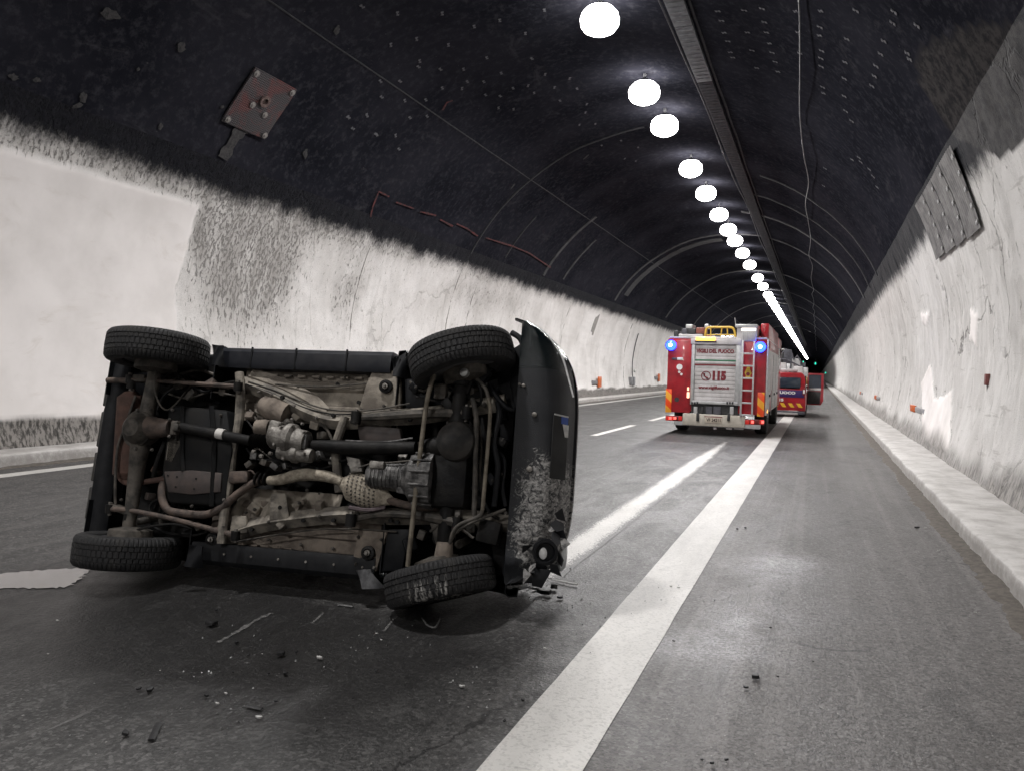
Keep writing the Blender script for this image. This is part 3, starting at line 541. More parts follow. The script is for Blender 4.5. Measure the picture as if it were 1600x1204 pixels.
WB2, TR2, TYR = 1.125, .70, .345
m_mud = mat('dried_mud_on_steel', (.33, .295, .245), (.150, .130, .108), 7, .8, bump=.45, bs=60); m_mud2 = mat('brown_mud', (.235, .198, .163), (.110, .091, .076), 8, .85, bump=.4, bs=50)
m_rail = mat('muddy_frame_steel', (.28, .253, .212), (.100, .090, .078), 10, .75, bump=.4, bs=70); m_rust = mat('rusty_pipe', (.135, .102, .084), (.058, .047, .042), 14, .7, me=.2, bump=.4, bs=80)
m_rred = mat('red_brown_rust', (.140, .080, .062), (.080, .050, .041), 8, .8, bump=.4, bs=60); m_dirt = mat('grimy_steel', (.105, .093, .079), (.035, .032, .028), 12, .6, me=.2, bump=.4, bs=60)
m_blk = mat('greasy_black', (.005, .005, .0055), (.014, .013, .012), 8, .5, bump=.3, bs=40, spec=.2); m_alu = mat('dull_cast_aluminium', (.30, .285, .26), (.11, .10, .09), 16, .5, me=.5, bump=.5, bs=70)
m_aludk = mat('greasy_aluminium', (.17, .165, .16), (.035, .034, .034), 14, .42, me=.5, bump=.5, bs=70); m_tank = mat('tank_plastic', (.007, .0075, .0085), (.013, .0125, .012), 6, .5, spec=.18)
m_skid = mat('tank_guard', (.075, .058, .052), (.05, .042, .04), 12, .55, me=.2); m_heat = mat('heat_wrap', (.42, .375, .30), (.22, .19, .15), 22, .8, bump=.9, bs=55)
m_plas = mat('grey_bumper_plastic', (.022, .023, .026), (.032, .033, .036), 9, .55, bump=.2, bs=160); m_dkpl = mat('black_plastic', (.0055, .006, .0075), (.011, .0115, .013), 10, .45, spec=.2)
m_trim = mat('blue_black_sill', (.009, .0105, .015), (.018, .0185, .022), 9, .38, spec=.3); t = NT('black_car_paint'); v = t.co()
m_paint = t.fin(col=t.mix(t.sm(t.noise(v, 5, 4), .4, .7, 0, .4), (.004, .006, .007), (.016, .017, .017)), ro=t.sm(t.noise(v, 8, 4), .3, .7, .12, .35), coat=.6)
m_rub = NT('tyre_rubber'); v = m_rub.co(); nn = m_rub.noise(v, 9, 5, .65); m_rub = m_rub.fin(col=m_rub.mix(m_rub.sm(nn, .45, .72), (.008, .008, .009), (.024, .023, .022)), ro=m_rub.sm(nn, .3, .7, .62, .85), no=m_rub.bump(m_rub.noise(v, 120, 3), .25, .006))
m_scuf = NT('scuffed_tyre_rubber'); v = m_scuf.co(); s_ = m_scuf; nn = s_.noise(v, 9, 5, .65); sc_ = s_.sm(s_.noise(s_.map(v, (14, 14, 2.5)), 2.2, 5, .7), .5, .62)
zz = s_.sep(v); reg = s_.math('MULTIPLY', s_.sm(s_.math('ABSOLUTE', s_.math('ADD', s_.math('MULTIPLY', zz[0], 1.0), -.04)), .19, .10), s_.sm(zz[2], -.035, .02))
m_scuf = s_.fin(col=s_.mix(s_.math('MULTIPLY', sc_, s_.math('MULTIPLY', reg, .9)), s_.mix(s_.sm(nn, .45, .72), (.007, .007, .008), (.020, .019, .018)), (.36, .35, .33)), ro=.75, no=s_.bump(s_.noise(v, 120, 3), .25, .006))
def part(name, b, m, bevel=0.0, parent=None, ang=35, **k): return b.build(name, m, parent or car, bevel, ang, **k)
def rod(name, pts, r, m, u=.3, n=10, sm=6, flat=1.0, parent=None): b = MB(); b.tube(CT(u, *pts), r, n, sm, flat); return part(name, b, m, parent=parent)
def slab(name, pts, u0, u1, m, bevel=.008):
    b = MB(); q = CT(u0, *pts); n = len(q); V = [tuple(p) for p in q]+[(p[0], p[1], u1) for p in q]
    b.add(V, [tuple(range(n)), tuple(range(2*n-1, n-1, -1))]+[(i, n+i, n+(i+1) % n, (i+1) % n) for i in range(n)]); return part(name, b, m, bevel)
# ---- wheels
def tyre_mesh(mt):
    n = 300; prof = [(.205, .075), (.225, .098), (.27, .110), (.305, .108), (.327, .1), (.337, .088), (.3430, .076), (.344, .058), (.3375, .0565), (.3375, .051), (.3450, .0495), (.3455, .026), (.3385, .0245), (.3385, .019), (.346, .0175)]
    prof = prof + [(r, -w) for r, w in prof[::-1]]; b = MB(); P = []
    for k in range(n):
        a = 2*math.pi*k/n; row = []
        for r, w_ in prof:
            aw = abs(w_)
            if aw > .06 and r > .334 and k % 4 == 3: r -= .008
            elif aw <= .05 and r > .343 and (k+2*int(aw > .02)) % 5 == 0: r -= .006
            elif r > .3 and aw > .095 and k % 4 == 3: r -= .004
            row.append((r*math.cos(a), r*math.sin(a), w_))
        P.append(row)
    P.append(P[0]); b.grid(P); return b.mesh('tyre', mt, ang=25)
TY, TY2 = tyre_mesh(m_rub), tyre_mesh(m_scuf)
b = MB(); b.lathe([(.21, -.085), (.215, -.075), (.19, -.06), (.185, .06), (.215, .075), (.21, .085), (.195, .075), (.18, .03), (.09, .045), (.085, .06), (.03, .06), (.001, .06)], (0, 0, 0), (0, 0, 1), 40)
RIM = b.mesh('rim', mat('grey_wheel_alloy', (.16, .16, .165), (.10, .10, .10), 12, .45, me=.6))
b = MB(); b.lathe([(.05, -.16), (.14, -.14), (.15, -.06), (.15, -.02), (.06, 0), (.055, .07), (.001, .072)], (0, 0, 0), (0, 0, 1), 28); HUB = b.mesh('wheel', m_dirt)
b = MB(); b.lathe([(.012, 0), (.012, .02), (.001, .022)], (0, 0, 0), (0, 0, 1), 6); NUT = b.mesh('wheel_nut', m_dirt)
for f, l, st, ty, cam_ in ((-WB2, -TR2, 0, TY, 0), (-WB2, TR2, 0, TY, 0.03), (WB2+.02, -TR2, -17, TY, -.05), (WB2, TR2+.01, -17, TY2, -.06)):
    zdir = 1 if l > 0 else -1                      # outside of the wheel points away from the car
    wz = Vector((0, zdir, 0)); wx = Vector((1, 0, 0)); wy = wz.cross(wx); R_ = Matrix((wx, wy, wz)).transposed().to_4x4()
    mw = Matrix.Translation((f, l, TYR)) @ Matrix.Rotation(math.radians(st), 4, 'Z') @ Matrix.Rotation(cam_, 4, 'X') @ R_
    h = link('wheel', HUB, car); h.matrix_local = mw; link('tyre', ty, h); link('rim', RIM, h)
    for k in range(5): a = k*2*math.pi/5; link('wheel_nut', NUT, h, (.06*math.cos(a), .06*math.sin(a), .06))
# ---- floor: ribbed pans, tunnel, rear floor and engine bay
def pan(name, f0, f1, l0, l1, ufn, m, nf=60, nl=24, th=.006):
    P = [[(f, l, ufn(f, l)) for l in np.linspace(l0, l1, nl)] for f in np.linspace(f0, f1, nf)]; b = MB(); b.sheet(P, th); return part(name, b, m)
def rib(f, l, s=1): return .50 - .020*float(sstep(.2, .6, math.sin(abs(l)*38+s)))*float(sstep(.0, .1, f+.62))*float(sstep(.62, .5, f)) + .012*math.sin(f*5.0+l*3)*.4
pan('floor_pan', -.50, .68, -.64, -.25, lambda f, l: rib(f, l), m_mud, 70, 50); pan('floor_pan', -.60, .66, .30, .64, lambda f, l: rib(f, l, 2)-.02, m_mud2, 70, 50)
pan('floor_tunnel', -.56, .72, -.29, .32, lambda f, l: .50+.20*math.cos(min(1, abs(l-.01)/.31)*math.pi/2)**.6, m_blk, 20, 24)
pan('rear_floor', -1.54, -.48, -.66, .66, lambda f, l: .74-.06*abs(l) + .02*math.sin(f*14), m_blk, 40, 30)
pan('engine_bay_liner', .66, 1.50, -.66, .66, lambda f, l: .86-.25*abs(l)**2, m_blk, 20, 20)
b = MB(); b.bb(.655, .675, -.66, .66, .46, .9); part('bulkhead', b, m_blk)
# lumpy heat shield above the exhaust
def lump(f, l): return .455-.03*math.sin(f*23)*math.sin(l*17+1)-.02*math.sin(f*51+l*9)
q0, q1 = C(368, 760, .45), C(528, 822, .45); pan('heat_shield', q0[0], q1[0], q0[1], q1[1]-.01, lump, m_mud, 50, 24)
# ---- frame rails (square section) and cross members
def beam(name, pts, r, m, u=.42, sm=5): return rod(name, pts, r, m, u, n=4, sm=sm)
rail_u = beam('frame_rail', [(375, 598, .44), (402, 606, .44), (440, 622, .43), (482, 645, .42), (530, 658, .42), (600, 652, .42), (668, 648, .42), (790, 628, .43)], .055, m_rail)
rail_l = beam('frame_rail', [(345, 842, .44), (395, 822, .43), (450, 812, .42), (540, 803, .42), (620, 806, .42), (700, 806, .42), (800, 818, .43)], .055, m_rail)
b = MB(); b.tube(CT(.46, (392, 588), (440, 606), (484, 628), (505, 648)), .065, 4, 5, .5); part('rail_flange', b, m_mud, parent=rail_u)
for pts in ([(412, 612), (434, 618), (430, 652), (414, 648)], [(486, 645), (502, 650), (494, 672), (482, 668)]): slab('rail_bracket', pts, .405, .44, m_mud)
slab('rail_bracket', [(423, 770), (446, 770), (452, 812), (420, 812)], .375, .40, m_rail); slab('rail_bracket', [(362, 805), (384, 805), (386, 832), (358, 832)], .385, .42, m_rail)
slab('rail_bracket', [(585, 572), (625, 582), (626, 640), (560, 640), (572, 600)], .425, .47, m_mud); slab('rail_bracket', [(560, 826), (605, 828), (588, 892), (548, 888)], .405, .46, m_mud2)
for (x, y, u) in ((440, 620, .37), (552, 655, .365), (520, 648, .37), (640, 655, .365), (473, 812, .365), (610, 812, .365), (620, 815, .365), (437, 792, .37), (527, 600, .465), (560, 628, .475), (520, 812, .365), (392, 826, .375)):
    b = MB(); c = C(x, y, u); b.lathe([(.014, 0), (.014, .02), (.001, .02)], c, (0, 0, 1), 10); part('drain_hole', b, m_blk)
rod('cross_tube', [(374, 582), (376, 612), (373, 660), (364, 705), (360, 740), (352, 790), (346, 848)], [.03, .032, .028, .034, .03], m_rail, .375)
rod('cross_tube', [(540, 650), (532, 672), (524, 700), (527, 735), (530, 768)], .030, m_rail, .37)
# body mounts: rubber ring with a bolt
for x, y, u in ((602, 603, .40), (574, 863, .38), (374, 605, .40), (330, 842, .40)):
    c = C(x, y, u); b = MB(); b.lathe([(.045, .05), (.045, 0), (.028, -.004), (.026, .02), (.001, .02)], c, (0, 0, 1), 20); o = part('body_mount', b, m_blk); b = MB(); b.lathe([(.02, .03), (.02, -.012), (.011, -.014), (.01, -.03), (.001, -.03)], c, (0, 0, 1), 8); part('bolt', b, m_alu, parent=o)
# ---- rear axle, springs, links
ra = rod('rear_axle', [(246, 552, .345), (240, 590, .345), (231, 640, .345), (222, 680, .345), (214, 730, .345), (206, 790, .345), (198, 842, .345)], [.042, .045, .055, .075, .055, .045, .042], m_dirt, .345, 14)
c = C(222, 670, .33); b = MB(); b.lathe([(.001, -.125), (.06, -.12), (.10, -.08), (.118, -.02), (.12, .04), (.09, .1)], c, (0, 0, 1), 22); part('differential', b, m_dirt, parent=ra)
b = MB(); b.lathe([(.125, -.008), (.132, 0), (.132, .016), (.12, .02)], (c[0]-.02, c[1], c[2]-.03), (.15, 0, 1), 24); part('differential_flange', b, m_dirt, parent=ra)
rod('pinion_housing', [(226, 667, .31), (248, 668, .30), (268, 668, .29)], [.085, .07, .058], m_rust, .3, 14)
b = MB(); c = C(274, 668, .28); b.box(c, (.05, .10, .05)); b.box((c[0]+.03, c[1], c[2]), (.05, .05, .10)); part('universal_joint', b, m_dirt, .01)
ds = rod('propeller_shaft', [(283, 667, .285), (330, 676, .29), (392, 688, .30)], [.034, .036, .036, .034], m_blk, .29, 16, 3); rod('paper_label', [(340, 676.5, .285), (351, 678.8, .285)], .0372, mat('white_label', (.6, .58, .55), (.5, .48, .45), 20, .7), .285, 16, 1, parent=ds)
b = MB(); a_, c_ = C(394, 688, .30), C(424, 690, .30)
for k in range(5): b.lathe([(.03, -.007), (.05, 0), (.03, .007)], a_+(c_-a_)*k/5, c_-a_, 16)
part('rubber_gaiter', b, m_blk)
def spring(px, py, u0, u1, r=.055):
    c = C(px, py, u0); b = MB(); n = 64; b.tube([(c[0]+r*math.cos(k*.62), c[1]+r*math.sin(k*.62), u0+(u1-u0)*k/n) for k in range(n+1)], .0075, 6, 2); part('coil_spring', b, m_blk)
for p in ((262, 592), (240, 792), (712, 628), (688, 838)): spring(p[0], p[1], .36, .72)
for p0, p1 in (((222, 575, .36), (300, 590, .62)), ((212, 815, .36), (285, 800, .62)), ((735, 610, .36), (760, 600, .7)), ((716, 850, .36), (745, 835, .7))):
    b = MB(); A, Bq = C(*p0), C(*p1); b.tube([A, A+(Bq-A)*.55], .026, 12, 1); b.tube([A+(Bq-A)*.5, Bq], .014, 10, 1); part('shock_absorber', b, m_dirt, kind='stuff')
rod('trailing_arm', [(203, 592, .33), (260, 596, .34), (372, 604, .38)], [.020, .015, .015, .02], m_rust, .35, 8, flat=1.0); rod('trailing_arm', [(168, 794, .33), (205, 797, .32), (270, 810, .34), (368, 836, .38)], [.022, .017, .017, .02], m_rust, .35)
rod('panhard_rod', [(212, 618, .36), (196, 665, .34), (184, 700, .33), (180, 760, .33), (181, 798, .35)], .010, m_dirt, .34, 8)
for x, y in ((203, 592), (372, 604), (172, 794), (368, 836), (205, 600), (200, 808)):
    c = C(x, y, .33); b = MB(); b.lathe([(.03, -.03), (.03, .03)], c, (0, 1, .1), 14); o = part('bushing', b, m_blk); b = MB(); b.lathe([(.013, -.045), (.013, .045)], c, (0, 1, .1), 8); part('bolt', b, m_alu, parent=o)
b = MB(); b.box(C(190, 795, .36), (.14, .04, .09), Matrix.Rotation(.2, 3, 'Z')); part('axle_bracket', b, m_dirt, .008); b = MB(); b.box(C(222, 592, .36), (.10, .05, .09)); part('axle_bracket', b, m_dirt, .008)
rod('brake_hose', [(205, 830, .30), (235, 822, .27), (270, 818, .29), (300, 825, .36)], .008, m_blk, .3, 6); rod('brake_line', [(430, 600, .43), (500, 604, .44), (560, 600, .44), (612, 596, .44)], .006, m_dirt, .44, 6)
rod('brake_line', [(245, 560, .29), (242, 610, .28), (262, 640, .30), (300, 600, .5)], .006, m_dirt, .3, 6)
# ---- silencer, tail pipe, exhaust
b = MB(); P0, P1 = C(204, 612, .42), C(196, 748, .42); b.tube([P0, P0+(P1-P0)*.06, P0+(P1-P0)*.94, P1], [.05, .10, .10, .05], 20, 1, .65); part('silencer', b, m_rred)
rod('tail_pipe', [(168, 594, .40), (178, 594, .40), (196, 595, .40), (206, 602, .40), (208, 625, .42)], .021, m_rust, .4, 12); rod('exhaust_pipe', [(186, 735, .42), (190, 748, .41), (202, 754, .40), (225, 752, .39), (256, 748, .39), (275, 750, .45)], .021, m_rred, .4, 12)
rod('exhaust_pipe', [(258, 745, .42), (253, 765, .37), (255, 784, .36), (266, 797, .36), (295, 802, .36), (322, 803, .36), (345, 793, .36), (370, 772, .36), (390, 757, .36), (410, 748, .36)], .027, m_rust, .36, 14)
b = MB(); a_ = C(376, 745, .36); b.box(a_, (.15, .085, .08), Matrix.Rotation(-.1, 3, 'Z')); part('exhaust_box', b, m_rust, .02)
b = MB()
for x in (402, 409, 416): b.lathe([(.045, -.006), (.05, 0), (.045, .006)], C(x, 747, .36), (1, .1, 0), 20)
part('exhaust_flange', b, m_blk, kind='stuff')
rod('wrapped_pipe', [(420, 750, .36), (440, 748, .35), (470, 741, .345), (500, 742, .345), (520, 746, .35), (535, 752, .35)], [.030, .037, .041, .038, .036, .03], m_heat, .35, 16)
b = MB(); A, Bq = C(533, 752, .35), C(612, 782, .35); ax = Bq-A
b.tube([A, A+ax*.10, A+ax*.22, A+ax*.5, A+ax*.72, A+ax*.88, Bq], [.03, .06, .098, .105, .09, .05, .028], 24, 3, .62); cat_ = part('catalytic_converter', b, m_heat)
b = MB(); fr = frame_to(ax)                        # pierced heat shield dimples
for i in range(7):
    for j in range(-4, 5):
        s0 = A+ax*(.2+.085*i); r = np.interp(.2+.085*i, (.1, .22, .5, .72, .88), (.06, .098, .105, .09, .05)); ang = j*.26
        if abs(j) < 5: b.lathe([(.0065, 0), (.0065, .004), (.001, .004)], s0+np.array([0, r*math.sin(ang)*.98, -r*.64*math.cos(ang)]), (0, math.sin(ang), -.7), 6)
part('shield_holes', b, m_dirt, parent=cat_, kind='stuff')
rod('converter_strap', [(546, 792, .32), (575, 796, .31), (602, 792, .32)], .014, mat('purple_grey_steel', (.10, .075, .08), (.06, .045, .05), 10, .6), .32, 6)
rod('front_pipe', [(606, 780, .35), (630, 787, .35), (660, 792, .36), (684, 793, .40)], .026, m_rust, .36, 12)
# ---- fuel tank with guard
b = MB(); q = CT(.34, (262, 632), (356, 640), (364, 700), (352, 792), (262, 786), (252, 740), (258, 690)); n = len(q)
b.add([(p[0], p[1], .33) for p in q]+[(p[0], p[1], .62) for p in q], [tuple(range(n)), tuple(range(2*n-1, n-1, -1))]+[(i, n+i, n+(i+1) % n, (i+1) % n) for i in range(n)]); tank = part('fuel_tank', b, m_tank, .035)
gd = slab('tank_guard', [(256, 736), (300, 734), (346, 738), (344, 768), (300, 772), (262, 768)], .315, .335, m_skid, .006)
for x, y in ((262, 742), (276, 744), (306, 747), (274, 760), (303, 763)): b = MB(); b.lathe([(.007, 0), (.007, .01), (.001, .01)], C(x, y, .311), (0, 0, 1), 8); part('guard_hole', b, m_blk, parent=gd)
rod('tank_strap', [(330, 634, .32), (334, 700, .315), (330, 790, .32)], .018, m_tank, .32, 4, 4); rod('tank_strap', [(285, 634, .32), (284, 700, .318), (286, 735, .32)], .016, m_tank, .32, 4, 4)
rod('tank_hose', [(258, 690, .38), (246, 720, .36), (238, 752, .40)], .018, m_blk, .38); slab('tank_shield', [(262, 690), (278, 668), (284, 690), (268, 722), (258, 718)], .33, .345, m_rail, .004)
# ---- transfer case
def lumpy(name, m, items, bevel=.012):
    b = MB()
    for it in items:
        if it[0] == 'b': b.box(C(*it[1]), it[2], Matrix.Rotation(it[3] if len(it) > 3 else 0, 3, 'Z'))
        else: b.lathe(it[2], C(*it[1]), it[3], 20)
    return part(name, b, m, bevel, kind='stuff') if False else part(name, b, m, bevel)
tc = lumpy('transfer_case', m_alu, [('c', (452, 685, .30), [(.001, -.13), (.07, -.13), (.085, -.11), (.085, -.02), (.105, -.01), (.105, .03), (.08, .05), (.075, .13), (.001, .13)], (1, .12, 0))], 0)
b = MB(); b.lathe([(.001, -.12), (.05, -.12), (.052, -.02), (.062, -.015), (.062, .02), (.05, .03), (.045, .12), (.001, .12)], C(462, 708, .29), (1, .08, 0), 18); part('shaft_housing', b, m_alu, parent=tc)
b = MB(); b.box(C(430, 672, .28), (.08, .13, .08), Matrix.Rotation(.15, 3, 'Z')); part('case_boss', b, m_alu, .015, parent=tc); b = MB(); b.box(C(478, 690, .30), (.05, .10, .10)); part('case_boss', b, m_aludk, .012, parent=tc)
b = MB(); b.lathe([(.001, -.05), (.055, -.05), (.06, 0), (.055, .05), (.001, .05)], C(412, 668, .36), (1, 0, 0), 16); part('mount', b, m_mud2)
for x, y, r in ((440, 662, .010), (458, 655, .009), (474, 662, .009), (476, 708, .010), (444, 716, .010), (430, 694, .009), (424, 708, .012), (410, 712, .014), (398, 705, .012)): b = MB(); b.lathe([(r, .0), (r, -.025), (r*.6, -.026), (.001, -.027)], C(x, y, .245), (0, 0, 1), 6); part('case_bolt', b, m_alu, parent=tc)
for i, (x, y, sx, sy) in enumerate(((400, 712, .05, .05), (415, 722, .05, .04), (432, 728, .06, .04), (392, 725, .04, .05), (448, 728, .04, .03), (405, 698, .04, .03))): b = MB(); b.box(C(x, y, .35), (sx, sy, .08), Matrix.Rotation(i*.3, 3, 'Z')); part('linkage', b, m_dirt if i % 2 else m_aludk, .006)
rod('wiring', [(385, 700, .36), (400, 716, .33), (425, 718, .32), (448, 726, .34), (470, 728, .38)], .007, m_blk, .34, 6); rod('wiring', [(390, 690, .36), (410, 705, .32), (430, 722, .34), (440, 735, .38)], .005, m_dirt, .34, 6)
b = MB(); b.lathe([(.001, -.11), (.06, -.11), (.085, -.03), (.09, .11)], C(430, 640, .42), (1, .3, 0), 18); part('muffler_stub', b, m_mud2)
# ---- front propeller shaft and gearbox
rod('propeller_shaft', [(488, 694, .30), (520, 697, .305), (560, 699, .31), (650, 699, .30)], [.03, .04, .045, .045, .045, .04], m_blk, .3, 18, 3)
slab('gearbox_tunnel_plate', [(558, 664), (624, 668), (628, 690), (562, 692)], .36, .42, m_skid); rod('shift_rod', [(540, 688, .31), (600, 690, .30), (645, 684, .31)], .008, m_aludk, .3, 8)
A, Bq = C(574, 742, .31), C(668, 748, .33); ax = Bq-A; b = MB()
b.tube([A, A+ax*.08, A+ax*.3, A+ax*.62, A+ax*.7, A+ax*.74, Bq, Bq+ax*.12], [.06, .085, .085, .095, .12, .155, .185, .19], 9, 1, .85); gb = part('gearbox', b, m_aludk)
for k in range(9): b = MB(); q = A+ax*(.1+.065*k); r = .086+.006*(k > 6); b.lathe([(r-.01, -.004), (r+.003, -.003), (r+.003, .003), (r-.01, .004)], q, ax, 9, .9); part('gearbox_rib', b, m_aludk, parent=gb)
for k in range(6): b = MB(); q = Bq+ax*-.02; an = -1.2+.48*k; b.box(q+np.array([0, .17*math.sin(an), -.155*math.cos(an)]), (.13, .014, .03)); part('bell_web', b, m_aludk, .004, parent=gb)
slab('gearbox_mount', [(540, 712), (562, 716), (566, 736), (548, 738)], .30, .36, m_alu); b = MB(); b.box(C(590, 726, .26), (.10, .05, .05)); part('gearbox_boss', b, m_alu, .01, parent=gb); b = MB(); b.box(C(640, 766, .30), (.16, .06, .07), Matrix.Rotation(.15, 3, 'Z')); part('gearbox_boss', b, m_aludk, .012, parent=gb)
b = MB(); b.box(C(700, 745, .42), (.34, .40, .3)); part('engine_sump', b, m_blk, .05); b = MB(); b.box(C(735, 720, .55), (.30, .62, .25)); part('engine_block', b, m_blk, .04)
# ---- front axle and steering
fa = rod('front_axle', [(722, 590, .345), (718, 630, .345), (714, 690, .345), (706, 750, .345), (698, 810, .345), (692, 880, .345)], [.045, .05, .07, .05, .05, .05], m_blk, .345, 14)
c = C(716, 690, .32); b = MB(); b.lathe([(.001, -.13), (.07, -.12), (.12, -.08), (.135, -.02), (.135, .04), (.09, .1)], c, (0, 0, 1), 24); part('differential', b, mat('oily_housing', (.045, .040, .036), (.012, .012, .012), 9, .6, me=.2), parent=fa)
b = MB(); b.tube([C(690, 697, .31), C(660, 699, .30)], [.075, .05], 16, 1); part('pinion_housing', b, m_blk, parent=fa)
for k in range(8): an = k*math.pi/4; b = MB(); b.lathe([(.010, 0), (.010, -.015), (.001, -.015)], (c[0]+.118*math.cos(an), c[1]+.118*math.sin(an), c[2]-.04), (0, 0, 1), 6); part('housing_bolt', b, m_dirt, parent=fa)
rod('radius_arm', [(554, 652, .345), (600, 650, .335), (660, 646, .325), (729, 645, .32)], [.020, .028, .03, .032], m_dirt, .33, 8, flat=.8); rod('radius_arm', [(545, 812, .36), (590, 803, .34), (640, 803, .33), (690, 811, .32), (716, 816, .32)], [.020, .024, .03, .036], m_dirt, .33, 8, flat=.8)
for x, y in ((729, 645), (714, 817), (556, 652), (548, 812)): c = C(x, y, .32); b = MB(); b.lathe([(.034, -.04), (.034, .04)], c, (0, 1, 0), 14); o = part('bushing', b, m_blk); b = MB(); b.lathe([(.013, -.055), (.013, .055)], c, (0, 1, 0), 6); part('bolt', b, m_alu, parent=o)
rod('tie_rod', [(678, 585, .24), (668, 622, .23), (660, 680, .22), (652, 745, .21), (644, 820, .21), (637, 884, .22)], .0155, mat('dusty_rod', (.20, .175, .135), (.10, .085, .065), 14, .6, me=.2), .22, 10)
rod('drag_link', [(738, 622, .30), (744, 650, .29), (743, 720, .28), (741, 806, .29)], .017, m_dirt, .29, 10); rod('stabiliser_bar', [(763, 622, .27), (766, 640, .26), (762, 700, .25), (757, 760, .25), (754, 796, .26)], .0125, mat('dusty_rod', (.2, .175, .135), (.1, .085, .065)), .26, 10)
rod('stabiliser_bar', [(754, 796, .27), (748, 806, .27), (720, 818, .26), (708, 830, .26), (703, 848, .27)], .012, m_dirt, .27, 10); rod('stabiliser_bar', [(763, 622, .28), (758, 606, .28), (745, 592, .29)], .012, m_dirt, .28, 10)
rod('radiator_hose', [(778, 628, .36), (780, 650, .32), (772, 690, .31), (778, 730, .31), (772, 790, .34)], .019, m_dkpl, .33, 12); rod('radiator_hose', [(765, 600, .40), (775, 618, .36), (790, 635, .34), (800, 640, .36)], .017, m_dkpl, .36, 12)
rod('brake_hose', [(735, 592, .34), (748, 600, .28), (752, 625, .30), (740, 640, .36)], .009, m_blk, .3, 8); rod('brake_hose', [(706, 842, .30), (716, 828, .27), (745, 812, .27), (790, 795, .34)], .010, m_dirt, .3, 8)
for i, (x, y, s1, s2, m) in enumerate(((690, 612, .08, .10, m_dirt), (728, 600, .10, .12, m_blk), (750, 585, .12, .10, m_dkpl), (702, 633, .09, .06, m_blk), (685, 828, .16, .06, m_dirt), (716, 800, .05, .05, m_alu), (704, 795, .06, .04, m_dirt), (785, 690, .05, .06, m_blk), (757, 632, .03, .03, m_alu), (726, 706, .03, .03, m_alu), (786, 688, .03, .03, m_alu), (765, 830, .14, .14, m_blk), (770, 560, .14, .12, m_blk))): b = MB(); b.box(C(x, y, .36+.01*(i % 3)), (s1, s2, .08), Matrix.Rotation(.3*i, 3, 'Z')); part('steering_bracket' if i < 7 else 'clamp', b, m, .008)
b = MB(); b.lathe([(.001, -.04), (.026, -.035), (.03, 0), (.001, .01)], C(727, 583, .22), (0, 0, 1), 14); part('ball_joint', b, mat('bright_steel', (.55, .55, .53), (.4, .4, .4), 20, .35, me=.8)); b = MB(); b.lathe([(.05, -.1), (.06, .0), (.05, .1)], C(693, 872, .30), (0, 1, 0), 16); part('steering_knuckle', b, m_mud2)
b = MB(); b.lathe([(.05, -.1), (.065, .0), (.05, .1)], C(722, 578, .32), (0, 1, 0), 16); part('steering_knuckle', b, m_blk)
# wheel arch liners
def liner(fc, s):
    P = []
    for k in range(17):
        a = math.pi*k/16; P.append([(fc+.43*math.cos(a), l, .40+.40*math.sin(a)) for l in np.linspace(s*.38, s*.70, 5)])
    b = MB(); b.sheet(P, .006); part('arch_liner', b, m_dkpl)
for fc in (-WB2, WB2):
    for s in (-1, 1): liner(fc, s)
slab('splash_guard', [(632, 592), (672, 592), (668, 640), (634, 640)], .44, .46, m_dkpl, .004); slab('splash_guard', [(606, 826), (640, 826), (628, 890), (596, 892)], .42, .44, m_dkpl, .004)
slab('splash_guard', [(775, 560), (812, 560), (800, 690), (782, 690)], .50, .53, m_dkpl, .006); slab('splash_guard', [(760, 800), (800, 790), (800, 890), (775, 900)], .48, .5, m_blk, .006)

# ---- small hardware: bolts, clips, pipes, hoses, straps that crowd the underbody
b = MB(); b.lathe([(.011, .004), (.011, -.008), (.007, -.009), (.006, -.016), (.001, -.016)], (0, 0, 0), (0, 0, 1), 6); BOLT_S = b.mesh('bolt', m_alu); b = MB(); b.lathe([(.011, .004), (.011, -.008), (.007, -.009), (.006, -.016), (.001, -.016)], (0, 0, 0), (0, 0, 1), 6); BOLT_D = b.mesh('bolt', m_dirt)
rb_ = random.Random(11)
for x, y, u in [(395, 590, .47), (420, 596, .47), (455, 588, .48), (500, 592, .48), (540, 590, .48), (575, 586, .46), (612, 640, .42), (565, 640, .42), (600, 634, .42), (385, 838, .46), (420, 842, .46), (470, 850, .46), (520, 856, .46), (560, 838, .40), (596, 842, .40), (585, 886, .40), (556, 880, .40), (375, 770, .43), (385, 800, .43), (500, 770, .43), (515, 800, .43), (460, 800, .43), (480, 765, .43), (405, 612, .385), (425, 616, .385), (460, 634, .375), (495, 652, .365), (575, 652, .365), (625, 650, .365), (690, 640, .37), (700, 632, .37), (420, 815, .37), (500, 806, .365), (560, 802, .365), (585, 804, .365), (660, 806, .365), (735, 700, .30), (700, 660, .30), (680, 720, .30), (770, 680, .36), (785, 740, .36), (790, 800, .36), (215, 640, .28), (212, 700, .28), (236, 640, .28), (238, 702, .28), (265, 655, .26), (265, 681, .26), (300, 790, .32), (345, 648, .32), (270, 640, .32), (350, 780, .32), (190, 780, .32), (232, 600, .32)]:
    link('bolt', BOLT_S if rb_.random() < .45 else BOLT_D, car, tuple(C(x, y, u)))
